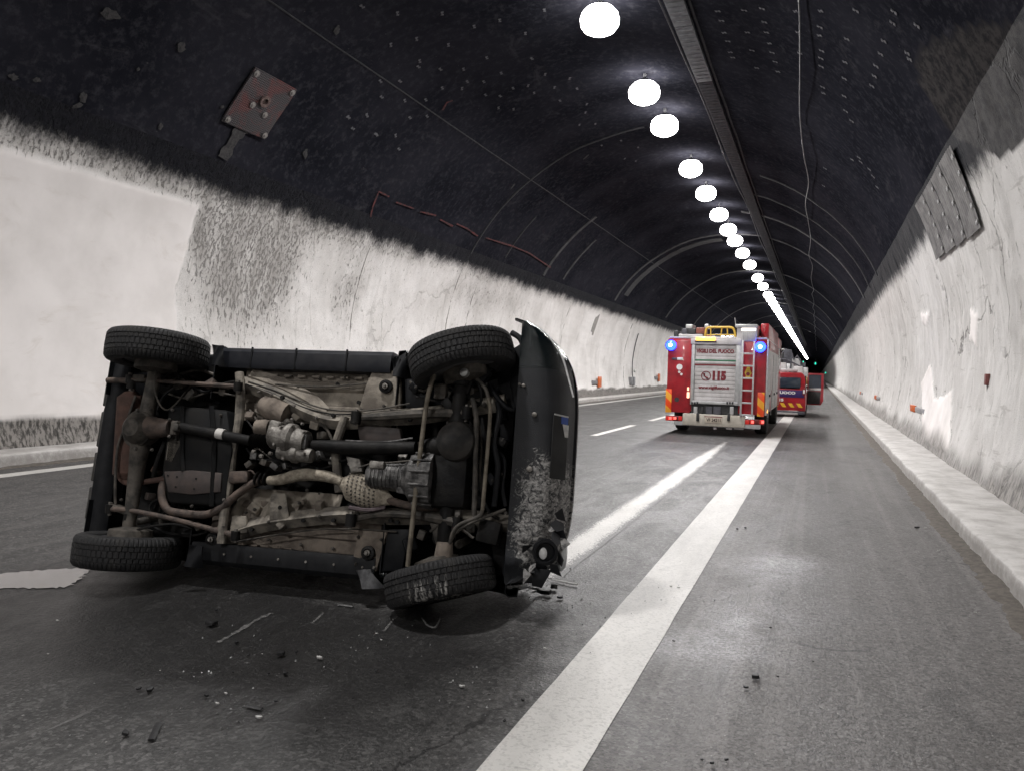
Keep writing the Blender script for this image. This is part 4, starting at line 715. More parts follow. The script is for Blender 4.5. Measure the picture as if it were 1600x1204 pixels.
for pts, r, m, u in (([(388, 596), (430, 610), (475, 628), (520, 640), (580, 640), (640, 630)], .006, m_dirt, .40), ([(384, 600), (428, 615), (470, 634), (516, 646), (560, 646)], .005, m_blk, .39), ([(372, 845), (430, 835), (500, 826), (560, 826), (620, 830)], .006, m_dirt, .40), ([(250, 610), (290, 622), (330, 612), (368, 618)], .007, m_dirt, .42), ([(300, 600), (320, 612), (345, 600), (368, 596)], .009, m_blk, .40), ([(262, 600), (282, 585), (310, 578), (335, 585)], .012, m_dirt, .48), ([(232, 820), (262, 832), (300, 836), (335, 826)], .010, m_blk, .42), ([(246, 640), (256, 618), (272, 606)], .010, m_blk, .36), ([(270, 780), (262, 760), (270, 735)], .008, m_alu, .42), ([(640, 596), (660, 610), (690, 600), (720, 612)], .010, m_dirt, .40), ([(650, 620), (690, 626), (720, 618), (750, 630)], .008, m_blk, .36), ([(700, 600), (722, 622), (735, 660), (750, 700)], .008, m_blk, .33), ([(640, 780), (665, 770), (690, 780), (725, 772)], .010, m_blk, .34), ([(672, 830), (690, 818), (720, 826), (740, 840)], .009, m_dirt, .33), ([(735, 760), (750, 770), (765, 800), (780, 810)], .011, m_blk, .36), ([(745, 640), (752, 690), (750, 740), (755, 790)], .007, m_dirt, .34), ([(774, 700), (788, 720), (785, 760), (790, 790)], .013, m_dkpl, .36), ([(500, 715), (530, 720), (560, 712), (585, 722)], .009, m_blk, .36), ([(560, 730), (580, 724), (610, 722), (650, 718)], .006, m_dirt, .27), ([(390, 640), (402, 660), (398, 684)], .010, m_dirt, .40), ([(385, 655), (400, 672), (415, 660), (425, 645)], .007, m_blk, .38), ([(500, 660), (512, 672), (520, 690)], .010, m_dirt, .40), ([(460, 735), (480, 728), (500, 732), (520, 726)], .008, m_blk, .38)):
    rod('pipe', pts, r, m, u, 7, 5)
for i, (x, y, sx, sy, m) in enumerate(((392, 650, .06, .05, m_mud2), (408, 640, .05, .07, m_rail), (465, 650, .06, .05, m_mud), (450, 660, .05, .05, m_alu), (505, 680, .05, .07, m_dirt), (520, 720, .05, .05, m_alu), (552, 722, .06, .05, m_alu), (498, 712, .06, .06, m_aludk), (610, 705, .08, .05, m_aludk), (630, 715, .06, .05, m_alu), (655, 700, .06, .07, m_dirt), (690, 760, .06, .07, m_aludk), (672, 782, .07, .05, m_dirt), (735, 740, .05, .08, m_dirt), (752, 720, .04, .06, m_dkpl), (770, 750, .05, .09, m_dkpl), (785, 650, .06, .08, m_dkpl), (745, 660, .04, .05, m_alu), (700, 615, .05, .05, m_alu), (650, 605, .07, .06, m_dkpl), (640, 850, .09, .08, m_dkpl), (735, 825, .06, .06, m_dirt), (660, 835, .06, .05, m_dirt), (300, 618, .08, .05, m_dirt), (330, 600, .07, .05, m_rust), (280, 600, .07, .06, m_dirt), (350, 612, .05, .05, m_dirt), (350, 822, .06, .05, m_rail), (310, 822, .06, .04, m_dirt), (255, 815, .06, .05, m_dirt), (235, 775, .05, .05, m_rust), (245, 735, .04, .06, m_rred), (390, 740, .05, .04, m_rust), (468, 785, .09, .03, m_mud), (500, 790, .05, .07, m_mud), (398, 795, .08, .06, m_mud), (440, 820, .05, .05, m_rail))):
    b = MB(); b.box(C(x, y, .40+.02*(i % 3)), (sx, sy, .06), Matrix.Rotation(.37*i, 3, 'Z') @ Matrix.Rotation(.25*((i % 5)-2), 3, 'X')); o = part('bracket', b, m, .007)
    if i % 2: link('bolt', BOLT_D, o, tuple(C(x, y, .362+.02*(i % 3))))
for k in range(9):                                   # raised ribs pressed into the floor pan
    x0 = 400+k*22; b = MB(); A, Bq = C(x0, 586+k*.6, .478), C(x0+12, 586+k*.6, .478); b.tube([A, Bq], .012, 8, 1, .6); part('pressed_rib', b, m_mud)
    A, Bq = C(x0+2, 598+k*1.5, .478), C(x0+14, 598+k*1.5, .478); b = MB(); b.tube([A, Bq], .010, 8, 1, .6)
    if k > 4: part('pressed_rib', b, m_mud)
for k in range(10): b = MB(); A, Bq = C(372+k*18, 848+k*2.2, .455), C(384+k*18, 849+k*2.2, .455); b.tube([A, Bq], .010, 8, 1, .6); part('pressed_rib', b, m_mud2)
# ---- sills, flaps, flares
def sill(name, l0, l1, f0, f1, u0, u1, m):
    b = MB(); n = 24; P = []
    for k in range(n+1):
        f = f0+(f1-f0)*k/n; w_ = .004*math.sin(k*2.1); P.append([(f, l0, u1), (f, l0+(l1-l0)*.04, u0+.01+w_), (f, l0+(l1-l0)*.25, u0+w_), (f, l0+(l1-l0)*.8, u0+.005), (f, l1, u0+.035), (f, l1, u1)])
    b.grid(P); b.f += [(0, 1, 2, 3, 4, 5), tuple(n*6+k for k in (5, 4, 3, 2, 1, 0))]; o = part(name, b, m, 0.0); return o
s1 = sill('sill_trim', -.60, -.752, -.67, .63, .40, .56, m_trim); s2 = sill('sill_trim', .60, .752, -.68, .66, .395, .56, m_dkpl)
for f in (-.42, -.08, .30): b = MB(); b.bb(f, f+.012, -.756, -.605, .395, .41); part('sill_clip', b, m_dkpl, .003, parent=s1)
for k in range(7): b = MB(); f = -.62+k*.2; b.lathe([(.008, 0), (.008, -.006), (.001, -.006)], (f, .67, .394), (0, 0, 1), 8); part('sill_rivet', b, m_alu, parent=s2)
def flap(pts, u, m=m_dkpl): 
    b = MB(); q = [np.array(C(x, y, u+d)) for x, y, d in pts]; P = [[q[0], q[1]], [q[3], q[2]]]
    P = [[q[0]*(1-a)*(1-c)+q[1]*(1-a)*c+q[3]*a*(1-c)+q[2]*a*c+np.array([0, 0, .02*math.sin(a*3+c*4)]) for c in np.linspace(0, 1, 6)] for a in np.linspace(0, 1, 6)]; b.sheet(P, .008); part('mud_flap', b, m)
flap([(331, 538, 0), (352, 541, .02), (350, 573, .02), (332, 570, 0)], .34); flap([(296, 850, 0), (320, 853, .03), (316, 886, .05), (288, 884, 0)], .30)
flap([(612, 560, 0), (636, 552, .06), (634, 592, .06), (614, 588, 0)], .38); flap([(556, 890, .0), (580, 888, .03), (600, 918, .05), (566, 920, 0)], .36, mat('torn_grey_plastic', (.10, .10, .105), (.04, .04, .042), 20, .6))
def flare(fc, s):
    P = []
    for k in range(25):
        a = math.pi*(k/24)*.9+.05*math.pi; r = .42
        P.append([(fc+(r+d)*math.cos(a), s*l, .38+(r+d)*math.sin(a)) for d, l in ((-.015, .66), (-.02, .75), (.0, .77), (.05, .765), (.055, .72))])
    b = MB(); b.sheet(P, .006); part('wheel_arch_flare', b, m_dkpl)
for fc in (-WB2, WB2):
    for s in (-1, 1): flare(fc, s)
# ---- body
def arch(fc, r=.405, uc=.38, n=12): return [(fc+r*math.cos(a), uc+r*math.sin(a)) for a in np.linspace(math.pi-.2, .2, n)]
side = [(-1.55, .50)]+arch(-WB2)+[(-.68, .46), (.68, .46)]+arch(WB2)+[(1.60, .52), (1.62, .95), (1.54, 1.08), (.80, 1.14), (-1.54, 1.15), (-1.58, .8)]
for s in (-1, 1):
    b = MB(); b.prism(side, lambda a, c, d, s=s: (a, s*(d-.03*max(0, abs(c-.85)-.2)), c), .70, .738); bs = part('body_side', b, m_paint, .008)
    b = MB(); b.prism([(-.52, .56), (.62, .56), (.66, 1.12), (-.58, 1.13)], lambda a, c, d, s=s: (a, s*d, c), .739, .745); dr = part('door', b, m_paint, .003)
    b = MB(); b.tube([(-.42, s*.74, 1.0), (-.38, s*.765, 1.0), (-.30, s*.765, 1.0), (-.26, s*.74, 1.0)], .012, 8, 3); part('handle', b, m_dkpl, parent=dr)
    lt = lambda u: .73-(u-1.14)*.25
    def wpan(name, pts, m, th, s=s):
        b = MB(); b.prism(pts, lambda a, c, d: (a, s*(lt(c)+d), c), -th, 0); return part(name, b, m, .004)
    m_glass = mat('dark_window_glass', (.012, .016, .016), (.02, .024, .024), 4, .06, .10)
    wpan('side_window', [(.60, 1.16), (.26, 1.58), (-.50, 1.60), (-.50, 1.16)], m_glass, .008); wpan('side_window', [(-.60, 1.16), (-.60, 1.60), (-1.44, 1.58), (-1.48, 1.16)], m_glass, .008)
    for pts in ([(.72, 1.14), (.26, 1.64), (.20, 1.60), (.60, 1.15)], [(-.50, 1.14), (-.50, 1.62), (-.60, 1.62), (-.60, 1.14)], [(-1.48, 1.14), (-1.44, 1.62), (-1.52, 1.64), (-1.56, 1.14)], [(.30, 1.58), (.26, 1.66), (-1.52, 1.66), (-1.48, 1.58)]): wpan('window_pillar', pts, m_paint, .03)
    b = MB(); b.lathe([(.001, -.05), (.09, -.05), (.11, .0), (.10, .04), (.001, .05)], (.58, s*.80, 1.2) if s < 0 else (.58, .68, 1.24), (1, 0, 0), 14, .7); part('door_mirror', b, m_dkpl)
P = [[(f, l, 1.66+.03*(1-(l/.61)**2)*min(1, (f+1.6)*4)) for l in np.linspace(-.61, .61, 14)] for f in np.linspace(-1.53, .27, 14)]; b = MB(); b.sheet(P, .02); part('roof', b, m_paint)
for s in (-1, 1): b = MB(); b.tube([(-1.4, s*.54, 1.68), (-1.3, s*.54, 1.73), (.0, s*.54, 1.73), (.1, s*.54, 1.69)], .014, 8, 3); part('roof_rail', b, m_dkpl)
P = [[(.72-.45*k, l*(.70-.09*k), 1.15+.49*k) for l in np.linspace(-1, 1, 8)] for k in np.linspace(0, 1, 6)]; b = MB(); b.sheet(P, .008); part('windscreen', b, m_glass)
P = [[(.72+.90*k, l*(.715-.02*k), 1.14-.09*k-.04*l*l*k+.02*(1-l*l)) for l in np.linspace(-1, 1, 12)] for k in np.linspace(0, 1, 10)]; b = MB(); b.sheet(P, .012); part('bonnet', b, m_paint)
b = MB(); b.bb(-1.585, -1.545, -.69, .69, .52, 1.15); tg = part('tailgate', b, m_paint, .015); b = MB(); b.bb(-1.565, -1.515, -.60, .60, 1.17, 1.62); part('rear_window', b, m_glass, .01)
b = MB(); b.lathe([(.001, -.10), (.27, -.10), (.32, -.05), (.32, .06), (.27, .10), (.001, .10)], (-1.68, -.05, .98), (1, 0, 0), 30); part('spare_wheel_cover', b, m_dkpl)
P = []
for l in np.linspace(-.70, .70, 26):
    e = 1-abs(l/.74)**3; P.append([(-1.45, l, .50), (-1.46-.03*e, l, .46), (-1.50-.04*e, l, .44), (-1.52-.06*e, l, .44), (-1.535-.075*e, l, .47+.006*math.sin(l*31)), (-1.53-.075*e, l, .60), (-1.50, l, .66)])
b = MB(); b.sheet(P, .008); rb = part('rear_bumper', b, m_dkpl)
for k, (la, lb) in enumerate(((-.50, -.30), (-.26, .0), (.04, .25), (.29, .52))): b = MB(); b.bb(-1.622, -1.59, la, lb, .46, .60); part('bumper_insert', b, mat('tan_grey_plastic', (.05, .048, .044), (.026, .025, .023), 9, .6), .01, parent=rb)
for s in (-1, 1): b = MB(); b.bb(-1.60, -1.54, s*.60-.09, s*.60+.09, .68, .95); part('rear_lamp', b, mat('red_lamp_plastic', (.25, .01, .01), (.15, .006, .006), 9, .2), .012)
# ---- front bumper, knocked across and crushed on the low corner
LC, HW = -.125, .855
def fout(l): return 1.47+.395*max(0.0, 1-abs((l-LC)/HW)**4.2)**.55
ls = np.linspace(LC-HW+.004, LC+HW-.045, 90); P = []
for l in ls:
    fo = fout(l); fi = min(1.515, fo-.05); d_ = fo-fi; cr = float(sstep(.38, .72, np.array(l)))
    row = [(fi+.03, .47), (fi, .40), (fi+.01, .352), (fi+d_*.3, .332), (fi+d_*.58, .332), (fo-.28*d_, .352), (fo-.17*d_, .40), (fo-.08*d_, .47), (fo-.02, .55), (fo, .62), (fo-.01, .64), (fo-.06, .645), (fo-.06, .74), (fo, .75), (fo, .80), (fo-.04, .86)]
    P.append([(f_+cr*(.05*(float(vnoise(np.array(l*13), np.array(j*.8), 5))-.7)), l+cr*.03*(float(vnoise(np.array(l*9+4), np.array(j*.9), 6))-.5), u_+cr*(.10*(float(vnoise(np.array(l*11), np.array(j*.7), 7))-.35))) for j, (f_, u_) in enumerate(row)])
b = MB(); b.grid(P)
t = NT('scraped_bumper_plastic'); v = t.co(); sk = t.attr('scratch'); nz = t.noise(v, 20, 4, .7, 1.5); n2 = t.noise(t.map(v, (1, 1.8, 1)), 30, 4, .75); n0 = t.noise(v, 5, 5)
msk = t.sm(t.math('ADD', t.math('MULTIPLY', nz, .85), t.math('ADD', t.math('MULTIPLY', n2, .16), t.math('MULTIPLY', sk, .30))), .70, .86); msk = t.math('MULTIPLY', msk, t.sm(sk, .02, .2))
gl = t.attr('gloss'); c = t.mix(t.sm(n0, .35, .7), (.013, .014, .0165), (.021, .022, .0245)); c = t.mix(gl, c, (.004, .007, .008))
c = t.mix(t.math('MULTIPLY', msk, .85), c, t.mix(t.sm(n2, .4, .6), (.46, .45, .43), (.16, .155, .15)))
m_bump = t.fin(col=c, ro=t.math('SUBTRACT', .52, t.math('MULTIPLY', gl, .38)), no=t.bump(t.math('SUBTRACT', t.noise(v, 150, 3), t.math('MULTIPLY', msk, 1.5)), .35, .008), spec=.3)
fb = part('front_bumper', b, m_bump, fix=True); V = np.array([v_.co[:] for v_ in fb.data.vertices])
q = [C(855, 775, .33), C(845, 815, .33), C(835, 850, .36), C(870, 850, .45), C(850, 740, .33)]; sc = sum(np.exp(-((V[:, 0]-p[0])/.16)**2-((V[:, 1]-p[1])/.17)**2) for p in q)
attr_set(fb.data, 'scratch', np.clip(sc, 0, 1)); attr_set(fb.data, 'gloss', np.clip((-.62-V[:, 1])/.05, 0, 1)+np.clip((V[:, 2]-.68)/.03, 0, 1)*np.clip((-.62-V[:, 1])/.05+1, 0, 1))
b = MB(); p = C(822, 640, .32); pan_pts = [(.0, 0), (.07, .02), (.075, .36), (.03, .40), (0, .38)]
for x, y, r in ((835, 647, .016), (818, 602, .012), (827, 732, .018), (812, 600, .01)): b = MB(); b.lathe([(r, .01), (r, -.006), (r*.5, -.01), (.001, -.01)], C(x, y, .325), (0, 0, 1), 12); part('bumper_clip', b, m_alu, parent=fb)
# grille slot, grille, headlamps
b = MB(); b.bb(1.62, 1.79, -.66, .40, .64, .745); part('air_intake', b, m_blk, parent=fb)
b = MB(); b.bb(1.55, 1.80, -.62, .58, .80, 1.05); gr_ = part('grille', b, m_paint, .03)
for k in range(5): b = MB(); b.bb(1.795, 1.815, -.40+k*.17, -.29+k*.17, .84, 1.0); part('grille_slot', b, m_blk, .005, parent=gr_)
m_lens = mat('headlamp_glass', (.5, .52, .53), (.38, .4, .4), 9, .08, .15)
for s in (-1, 1): b = MB(); b.lathe([(.11, 0), (.115, .03), (.09, .05), (.001, .06)], (1.76, s*.53-.02, .93), (1, 0, 0), 22); part('headlamp', b, m_lens)
# torn wing corner sticking up at the bumper end
b = MB(); q = CT(.45, (816, 560), (812, 532), (822, 503), (834, 508), (850, 520), (866, 540), (880, 566), (872, 585), (840, 572)); n = len(q)
b.add([tuple(p) for p in q]+[(p[0]+.02, p[1], p[2]+.28) for p in q], [tuple(range(n)), tuple(range(2*n-1, n-1, -1))]+[(i, n+i, n+(i+1) % n, (i+1) % n) for i in range(n)]); wc = part('torn_wing_corner', b, m_paint, .012, label='torn glossy black wing corner with bright broken edge')
b = MB(); b.tube(CT(.44, (823, 504), (836, 509), (852, 521), (868, 541), (880, 562), (888, 590), (896, 620)), .006, 6, 4); part('broken_edge', b, mat('bright_broken_edge', (.75, .75, .74), (.5, .5, .5), 60, .35), parent=wc)
b = MB(); b.lathe([(.02, 0), (.02, -.012), (.001, -.016)], C(824, 552, .44), (.2, 0, -1), 12); part('lamp_bulb', b, mat('white_bulb', (.8, .8, .78), (.7, .7, .7), 9, .2), parent=wc); b = MB(); b.box(C(866, 554, .43), (.05, .03, .02)); part('indicator_lens', b, m_lens, .006, parent=wc)
slab('inner_wing', [(800, 545), (816, 535), (818, 600), (806, 640), (796, 600)], .48, .56, m_dkpl, .01); rod('wing_strut', [(800, 520, .5), (812, 528, .48), (818, 540, .48)], .02, m_dkpl, .5)
# number plate: white with a blue end, the rest blackened
P0, P1 = C(884, 652, .41), C(872, 748, .41); fpl = lambda l: fout(l)-.105
def pfn(a, c, d):
    fo = fout(a); dd = fo-min(1.515, fo-.05); k = (c-.43)/.12; return (fo-.28*dd+.20*dd*k+.86*d, a, .352+.118*k-.51*d)
b = MB(); l0, l1 = P0[1]-.01, P1[1]; b.prism([(l0, .425), (l1, .425), (l1, .555), (l0, .555)], pfn, .004, .010); pl = part('number_plate', b, mat('grimy_plate', (.013, .013, .013), (.022, .021, .02), 3, .7, lo=.5, hi=.6), .002, label='number plate with blue end band, its characters blacked out')
b = MB(); b.prism([(l0+.004, .49), (l0+.05, .49), (l0+.05, .548), (l0+.004, .548)], pfn, .0102, .012); part('blue_band', b, mat('plate_blue', (.012, .06, .32), (.01, .05, .26), 9, .4), parent=pl)
b = MB(); b.prism([(l0-.006, .43), (l0+.0035, .43), (l0+.0035, .55), (l0-.006, .55)], pfn, .008, .013); b.prism([(l0+.052, .50), (l0+.13, .525), (l0+.13, .553), (l0+.052, .553)], pfn, .0125, .014); part('plate_border', b, mat('plate_white', (.55, .55, .53), (.4, .4, .4), 30, .5), parent=pl, kind='stuff')
# fog lamp in the crushed corner and loose shards
c = C(852, 862, .335); b = MB(); b.lathe([(.001, -.02), (.052, -.02), (.06, .012), (.078, .01), (.08, -.03), (.001, -.03)], c, (.25, .1, -.95), 22); fl = part('fog_lamp', b, m_dkpl); b = MB(); b.lathe([(.036, -.022), (.034, -.006), (.018, .004), (.001, .006)], c+np.array([-.012, .01, 0]), (.25, .1, -.95), 18, .7); part('lamp_lens', b, mat('white_bulb', (.8, .8, .78)), parent=fl)
rr_ = random.Random(3)
for i in range(16):
    x, y = rr_.uniform(808, 885), rr_.uniform(800, 905); c = C(x, y, rr_.uniform(.30, .40)); b = MB(); n = rr_.randint(3, 5); a0 = rr_.random()*6
    pts = [(rr_.uniform(.02, .065)*math.cos(a0+k*2*math.pi/n), rr_.uniform(.02, .065)*math.sin(a0+k*2*math.pi/n)) for k in range(n)]; Rm = np.array(Matrix.Rotation(rr_.uniform(-.9, .9), 3, 'X') @ Matrix.Rotation(rr_.uniform(-.9, .9), 3, 'Y'))
    b.prism(pts, lambda a, e, d: tuple(c+Rm @ np.array([a, e, d])), 0, .006); part('bumper_shard', b, (m_dkpl, mat('scraped_grey', (.30, .29, .28), (.07, .07, .07), 40, .7), m_plas)[i % 3])
slab('bumper_shard', [(800, 832), (830, 834), (826, 846), (806, 842)], .30, .312, mat('scraped_grey', (.3, .29, .28)), .002); slab('bumper_shard', [(836, 886), (862, 890), (846, 918), (830, 914)], .34, .36, m_dkpl, .004); slab('bumper_underside', [(795, 838), (842, 850), (848, 902), (800, 892)], .40, .43, m_blk, .01)

# ================================================================== FIRE ENGINE  (local: x across, y ahead, z up; rear face at y = 0)
EX, EY = -2.375, 19.8
fire = thing('fire_engine', 'large red and white fire engine with roller shutter, rear ladder and blue beacons', 'fire engine', (EX, EY, 0))
def eh(cx, cy, y=0.0):
    d = ray(1020+cx/6.02, 490+cy/6.02); k = (EY+y)/d[1]; p = CAMP+d*k; return p[0]-EX, p[2]
def eb(name, x0, y0, x1, y1, ya, yb, m, bevel=.01, parent=None):
    """a block seen in the rear view between two picture corners, from depth ya to yb"""
    a, c = eh((x0+x1)/2, y0), eh((x0+x1)/2, y1); xl, xr_ = eh(x0, (y0+y1)/2)[0], eh(x1, (y0+y1)/2)[0]; b = MB(); b.bb(xl, xr_, ya, yb, c[1], a[1]); return b.build(name, m, parent or fire, bevel)
f_red = mat('fire_red_paint', (.33, .009, .017), (.20, .007, .012), 2.5, .28, coat=.4); f_wht = mat('white_shutter', (.50, .48, .48), (.37, .35, .345), 3, .4); f_gry = mat('light_grey_alloy', (.46, .46, .46), (.36, .36, .36), 8, .4, me=.3)
f_blk = mat('engine_black', (.016, .016, .018), (.03, .03, .03), 9, .5); f_cream = mat('cream_bumper', (.48, .44, .38), (.38, .35, .3), 8, .5); f_tyre = mat('truck_tyre', (.016, .016, .017), (.028, .027, .026), 9, .8)
f_ltr = mat('dark_red_lettering', (.16, .012, .02), (.13, .01, .016), 9, .5); f_white_l = mat('white_lettering', (.7, .7, .68), (.62, .62, .6), 9, .5)
zt = eh(600, 238)[1]; zb = eh(600, 935)[1]
b = MB(); b.bb(-1.22, 1.22, .04, 5.3, zb+.02, zt); body = b.build('body', f_red, fire, .03)
b = MB(); b.bb(-1.19, 1.19, .06, 5.2, zt+.002, zt+.05); b.build('roof_deck', f_gry, fire, .01)
b = MB(); b.bb(-.45, .45, .2, 7.4, .45, zb+.04); b.build('chassis', f_blk, fire, .01); b = MB(); b.bb(-1.2, 1.2, 5.5, 7.7, .55, 2.75); cab = b.build('cab', f_red, fire, .08)
b = MB(); b.bb(-1.08, 1.08, 7.695, 7.71, 1.55, 2.45); b.build('windscreen', mat('dark_window_glass', (.012, .016, .016)), cab, .01)
for s in (-1, 1): b = MB(); b.bb(s*1.2-.006, s*1.2+.006, 5.8, 7.3, 1.6, 2.4); b.build('side_window', mat('dark_window_glass', (.012, .016, .016)), cab, .003)
eb('panel', 134, 250, 357, 925, .015, .045, f_red, .012); eb('panel', 832, 262, 1058, 950, .012, .045, f_red, .012)
eb('shutter_frame', 360, 240, 392, 850, -.02, .05, f_gry); eb('shutter_frame', 778, 250, 832, 862, -.02, .05, f_gry); eb('shutter_header', 360, 238, 832, 291, -.035, .05, f_wht)
a, c = eh(580, 292), eh(580, 822); xl, xr_ = eh(386, 560)[0], eh(784, 560)[0]; sh = thing('shutter', '', '') ; bpy.data.objects.remove(sh)
b = MB(); b.bb(xl-.03, xr_+.03, .03, .05, c[1]-.02, a[1]); shut = b.build('roller_shutter', f_gry, fire); n = 14
for k in range(n): z0 = c[1]+(a[1]-c[1])*k/n; z1 = c[1]+(a[1]-c[1])*(k+1)/n; b = MB(); b.bb(xl+.02, xr_-.02, .012, .031, z0+.0015, z1-.0015); b.build('shutter_slat', f_wht, shut, .004)
RX = Matrix.Rotation(math.pi/2, 4, 'X')
def lett(s, cx, cy, h, wid, m, y=.006, bold=.006): 
    x, z = eh(cx, cy); text_obj(s, h, m, fire, Matrix.Translation((x, y, z)) @ RX, width=wid, bold=bold)
X = lambda c0, c1, cy: eh(c1, cy)[0]-eh(c0, cy)[0]
lett('VIGILI DEL FUOCO', 585, 355, .13, X(410, 765, 355), f_ltr); lett('115', 625, 588, .28, X(560, 688, 588), f_ltr, bold=.022); lett('www.vigilfuoco.it', 572, 695, .11, X(428, 720, 695), f_ltr, bold=.004)
x, z = eh(500, 585); b = MB(); b.grid([[(x+r*math.cos(a), .002, z+r*math.sin(a)) for r in (.100, .122)] for a in np.linspace(0, 2*math.pi, 33)]); b.build('phone_ring', f_ltr, fire); b = MB(); b.tube([(x-.05, .003, z+.06), (x-.03, .003, z-.01), (x+.05, .003, z-.06)], [.028, .014, .028], 8, 5); b.build('phone_symbol', f_ltr, fire)
eb('green_stripe', 388, 434, 784, 446, .004, .012, mat('green_stripe', (.03, .16, .08), (.025, .13, .07), 9, .5), 0); eb('red_stripe', 388, 477, 784, 490, .004, .012, f_ltr, 0); eb('shutter_handle', 388, 452, 784, 470, .0, .02, f_wht, .004)
eb('shutter_sill', 372, 822, 800, 850, -.06, .05, f_gry)
for x0 in (365, 695): 
    for k in range(3): eb('step_tread', x0+k*25, 826, x0+k*25+16, 848, -.075, -.06, f_blk, .003)
eb('gear_bay', 360, 850, 800, 940, .02, .3, f_blk, 0)
for x0, x1, m in ((385, 420, f_gry), (455, 475, f_blk), (500, 560, mat('grey_case', (.08, .08, .095), (.05, .05, .06), 9, .6)), (570, 640, mat('grey_case', (.08, .08, .095))), (725, 760, f_gry)): eb('bay_fitting', x0, 872, x1, 945, -.03, .03, m, .008)
# rear ladder
lad = eb('rear_ladder', 832, 252, 850, 960, -.14, -.10, f_gry, .006); eb('stile', 940, 262, 956, 965, -.14, -.10, f_gry, .006, lad)
for y in (378, 492, 607, 721, 836, 948): eb('rung', 826, y-8, 950, y+8, -.135, -.105, f_gry, .005, lad)
x, z = eh(895, 560); b = MB(); b.prism([(-.07, -.15), (.07, -.15), (.055, -.05), (.09, .0), (.05, .08), (.03, .16), (.0, .2), (-.03, .13), (-.06, .06), (-.085, .0), (-.05, -.05)], lambda a, c, d: (x+a, d, z+c), .002, .012); em = b.build('flame_emblem', mat('emblem_gold', (.55, .36, .04), (.42, .27, .03), 20, .4), fire)
b = MB(); b.lathe([(.045, 0), (.045, .006), (.001, .006)], (x, .002, z-.02), (0, -1, 0), 16); b.build('emblem_disc', f_ltr, em)
# top box over the ladder with louvres and a lit strip
tb = eb('top_locker', 790, 118, 978, 262, .0, .8, f_wht, .02)
for k in range(7): eb('louvre', 845+k*18, 170, 853+k*18, 255, -.012, .004, f_gry, .003, tb)
eb('locker_lid', 776, 102, 985, 130, -.05, .9, f_gry, .01, tb); eb('lit_strip', 835, 138, 970, 162, -.015, .004, emit('warm_white_strip', (1, .93, .85), 3.0), 0, tb)
b = MB(); b.bb(1.0, 1.2, .5, 5.2, zt+.02, zt+.42); b.build('roof_rail_board', f_red, fire, .03)
# roof gear
eb('amber_light_bar', 408, 222, 590, 256, -.07, .0, emit('amber_light', (1.0, .34, .06), 5.0), .015); eb('light_bar_base', 400, 256, 600, 268, -.06, .02, f_blk, .004)
yel = mat('yellow_frame', (.52, .33, .04), (.4, .25, .03), 9, .5)
def ptube(name, pts, r, m, y=.5, par=None): b = MB(); b.tube([(eh(px, py, y)[0], y, eh(px, py, y)[1]) for px, py in pts], r, 8, 3); return b.build(name, m, par or fire)
cg = ptube('yellow_cage', [(492, 232), (500, 160), (525, 132), (640, 130), (740, 132), (768, 165), (778, 225)], .028, yel)
for p in ([(545, 135), (545, 215)], [(650, 132), (640, 215)], [(700, 134), (705, 210)], [(500, 200), (775, 200)]): ptube('cage_bar', p, .016, yel, .5, cg)
eb('work_lamp', 640, 205, 668, 235, .1, .2, emit('work_lamp', (1, .9, .8), 5.0), .01)
for x0, y0, x1, y1, m in ((210, 183, 445, 208, f_wht), (380, 120, 465, 182, mat('rusty_red_gear', (.20, .06, .04), (.12, .04, .03), 12, .6)), (280, 90, 345, 130, f_gry), (460, 88, 500, 125, f_gry), (290, 130, 375, 183, f_blk), (205, 208, 230, 236, f_gry), (165, 150, 205, 235, f_blk), (245, 130, 290, 182, mat('grey_case', (.08, .08, .095))), (560, 180, 640, 232, mat('grey_case', (.08, .08, .095))), (730, 196, 775, 240, f_gry)): eb('roof_equipment', x0, y0, x1, y1, .5, 1.1, m, .02)
ptube('aerial', [(772, 40), (780, 105)], .008, f_gry, .6)
# beacons, lamps, markings
blue = emit('blue_beacon', (.008, .03, 1.0), 16.0); bluc = emit('blue_beacon_core', (.40, .62, 1.0), 22.0)
for cx, cy in ((172, 298), (1012, 314)):
    x, z = eh(cx, cy); b = MB(); b.lathe([(.13, .05), (.13, .0), (.12, -.05), (.07, -.10), (.001, -.11)], (x, 0, z), (0, 1, 0), 20); o = b.build('blue_beacon', blue, fire); b = MB(); b.lathe([(.045, -.105), (.03, -.13), (.001, -.135)], (x, 0, z), (0, 1, 0), 12); b.build('beacon_bulb', bluc, o); b = MB(); b.lathe([(.15, .06), (.15, .02), (.13, .02)], (x, 0, z), (0, 1, 0), 20); b.build('beacon_base', f_blk, o)
t = NT('orange_yellow_chevron'); v = t.co(); s_ = t.sep(v); w_ = t.math('FRACT', t.math('MULTIPLY', t.math('ADD', t.math('MULTIPLY', s_[0], .9), s_[2]), 2.6)); chev = t.fin(col=t.mix(t.sm(w_, .48, .52), (.75, .07, .01), (.75, .34, .03)), ro=.35)
eb('chevron_strip', 120, 706, 176, 925, -.005, .02, chev, .003); eb('chevron_strip', 984, 738, 1048, 965, -.008, .016, chev, .003)
tl = emit('tail_lamp', (1.0, .05, .03), .25, (.3, .01, .01)); tlb = emit('tail_lamp_bulb', (1.0, .10, .08), 3.0); tld = mat('tail_lamp_dark', (.16, .008, .008), (.1, .005, .005), 9, .25)
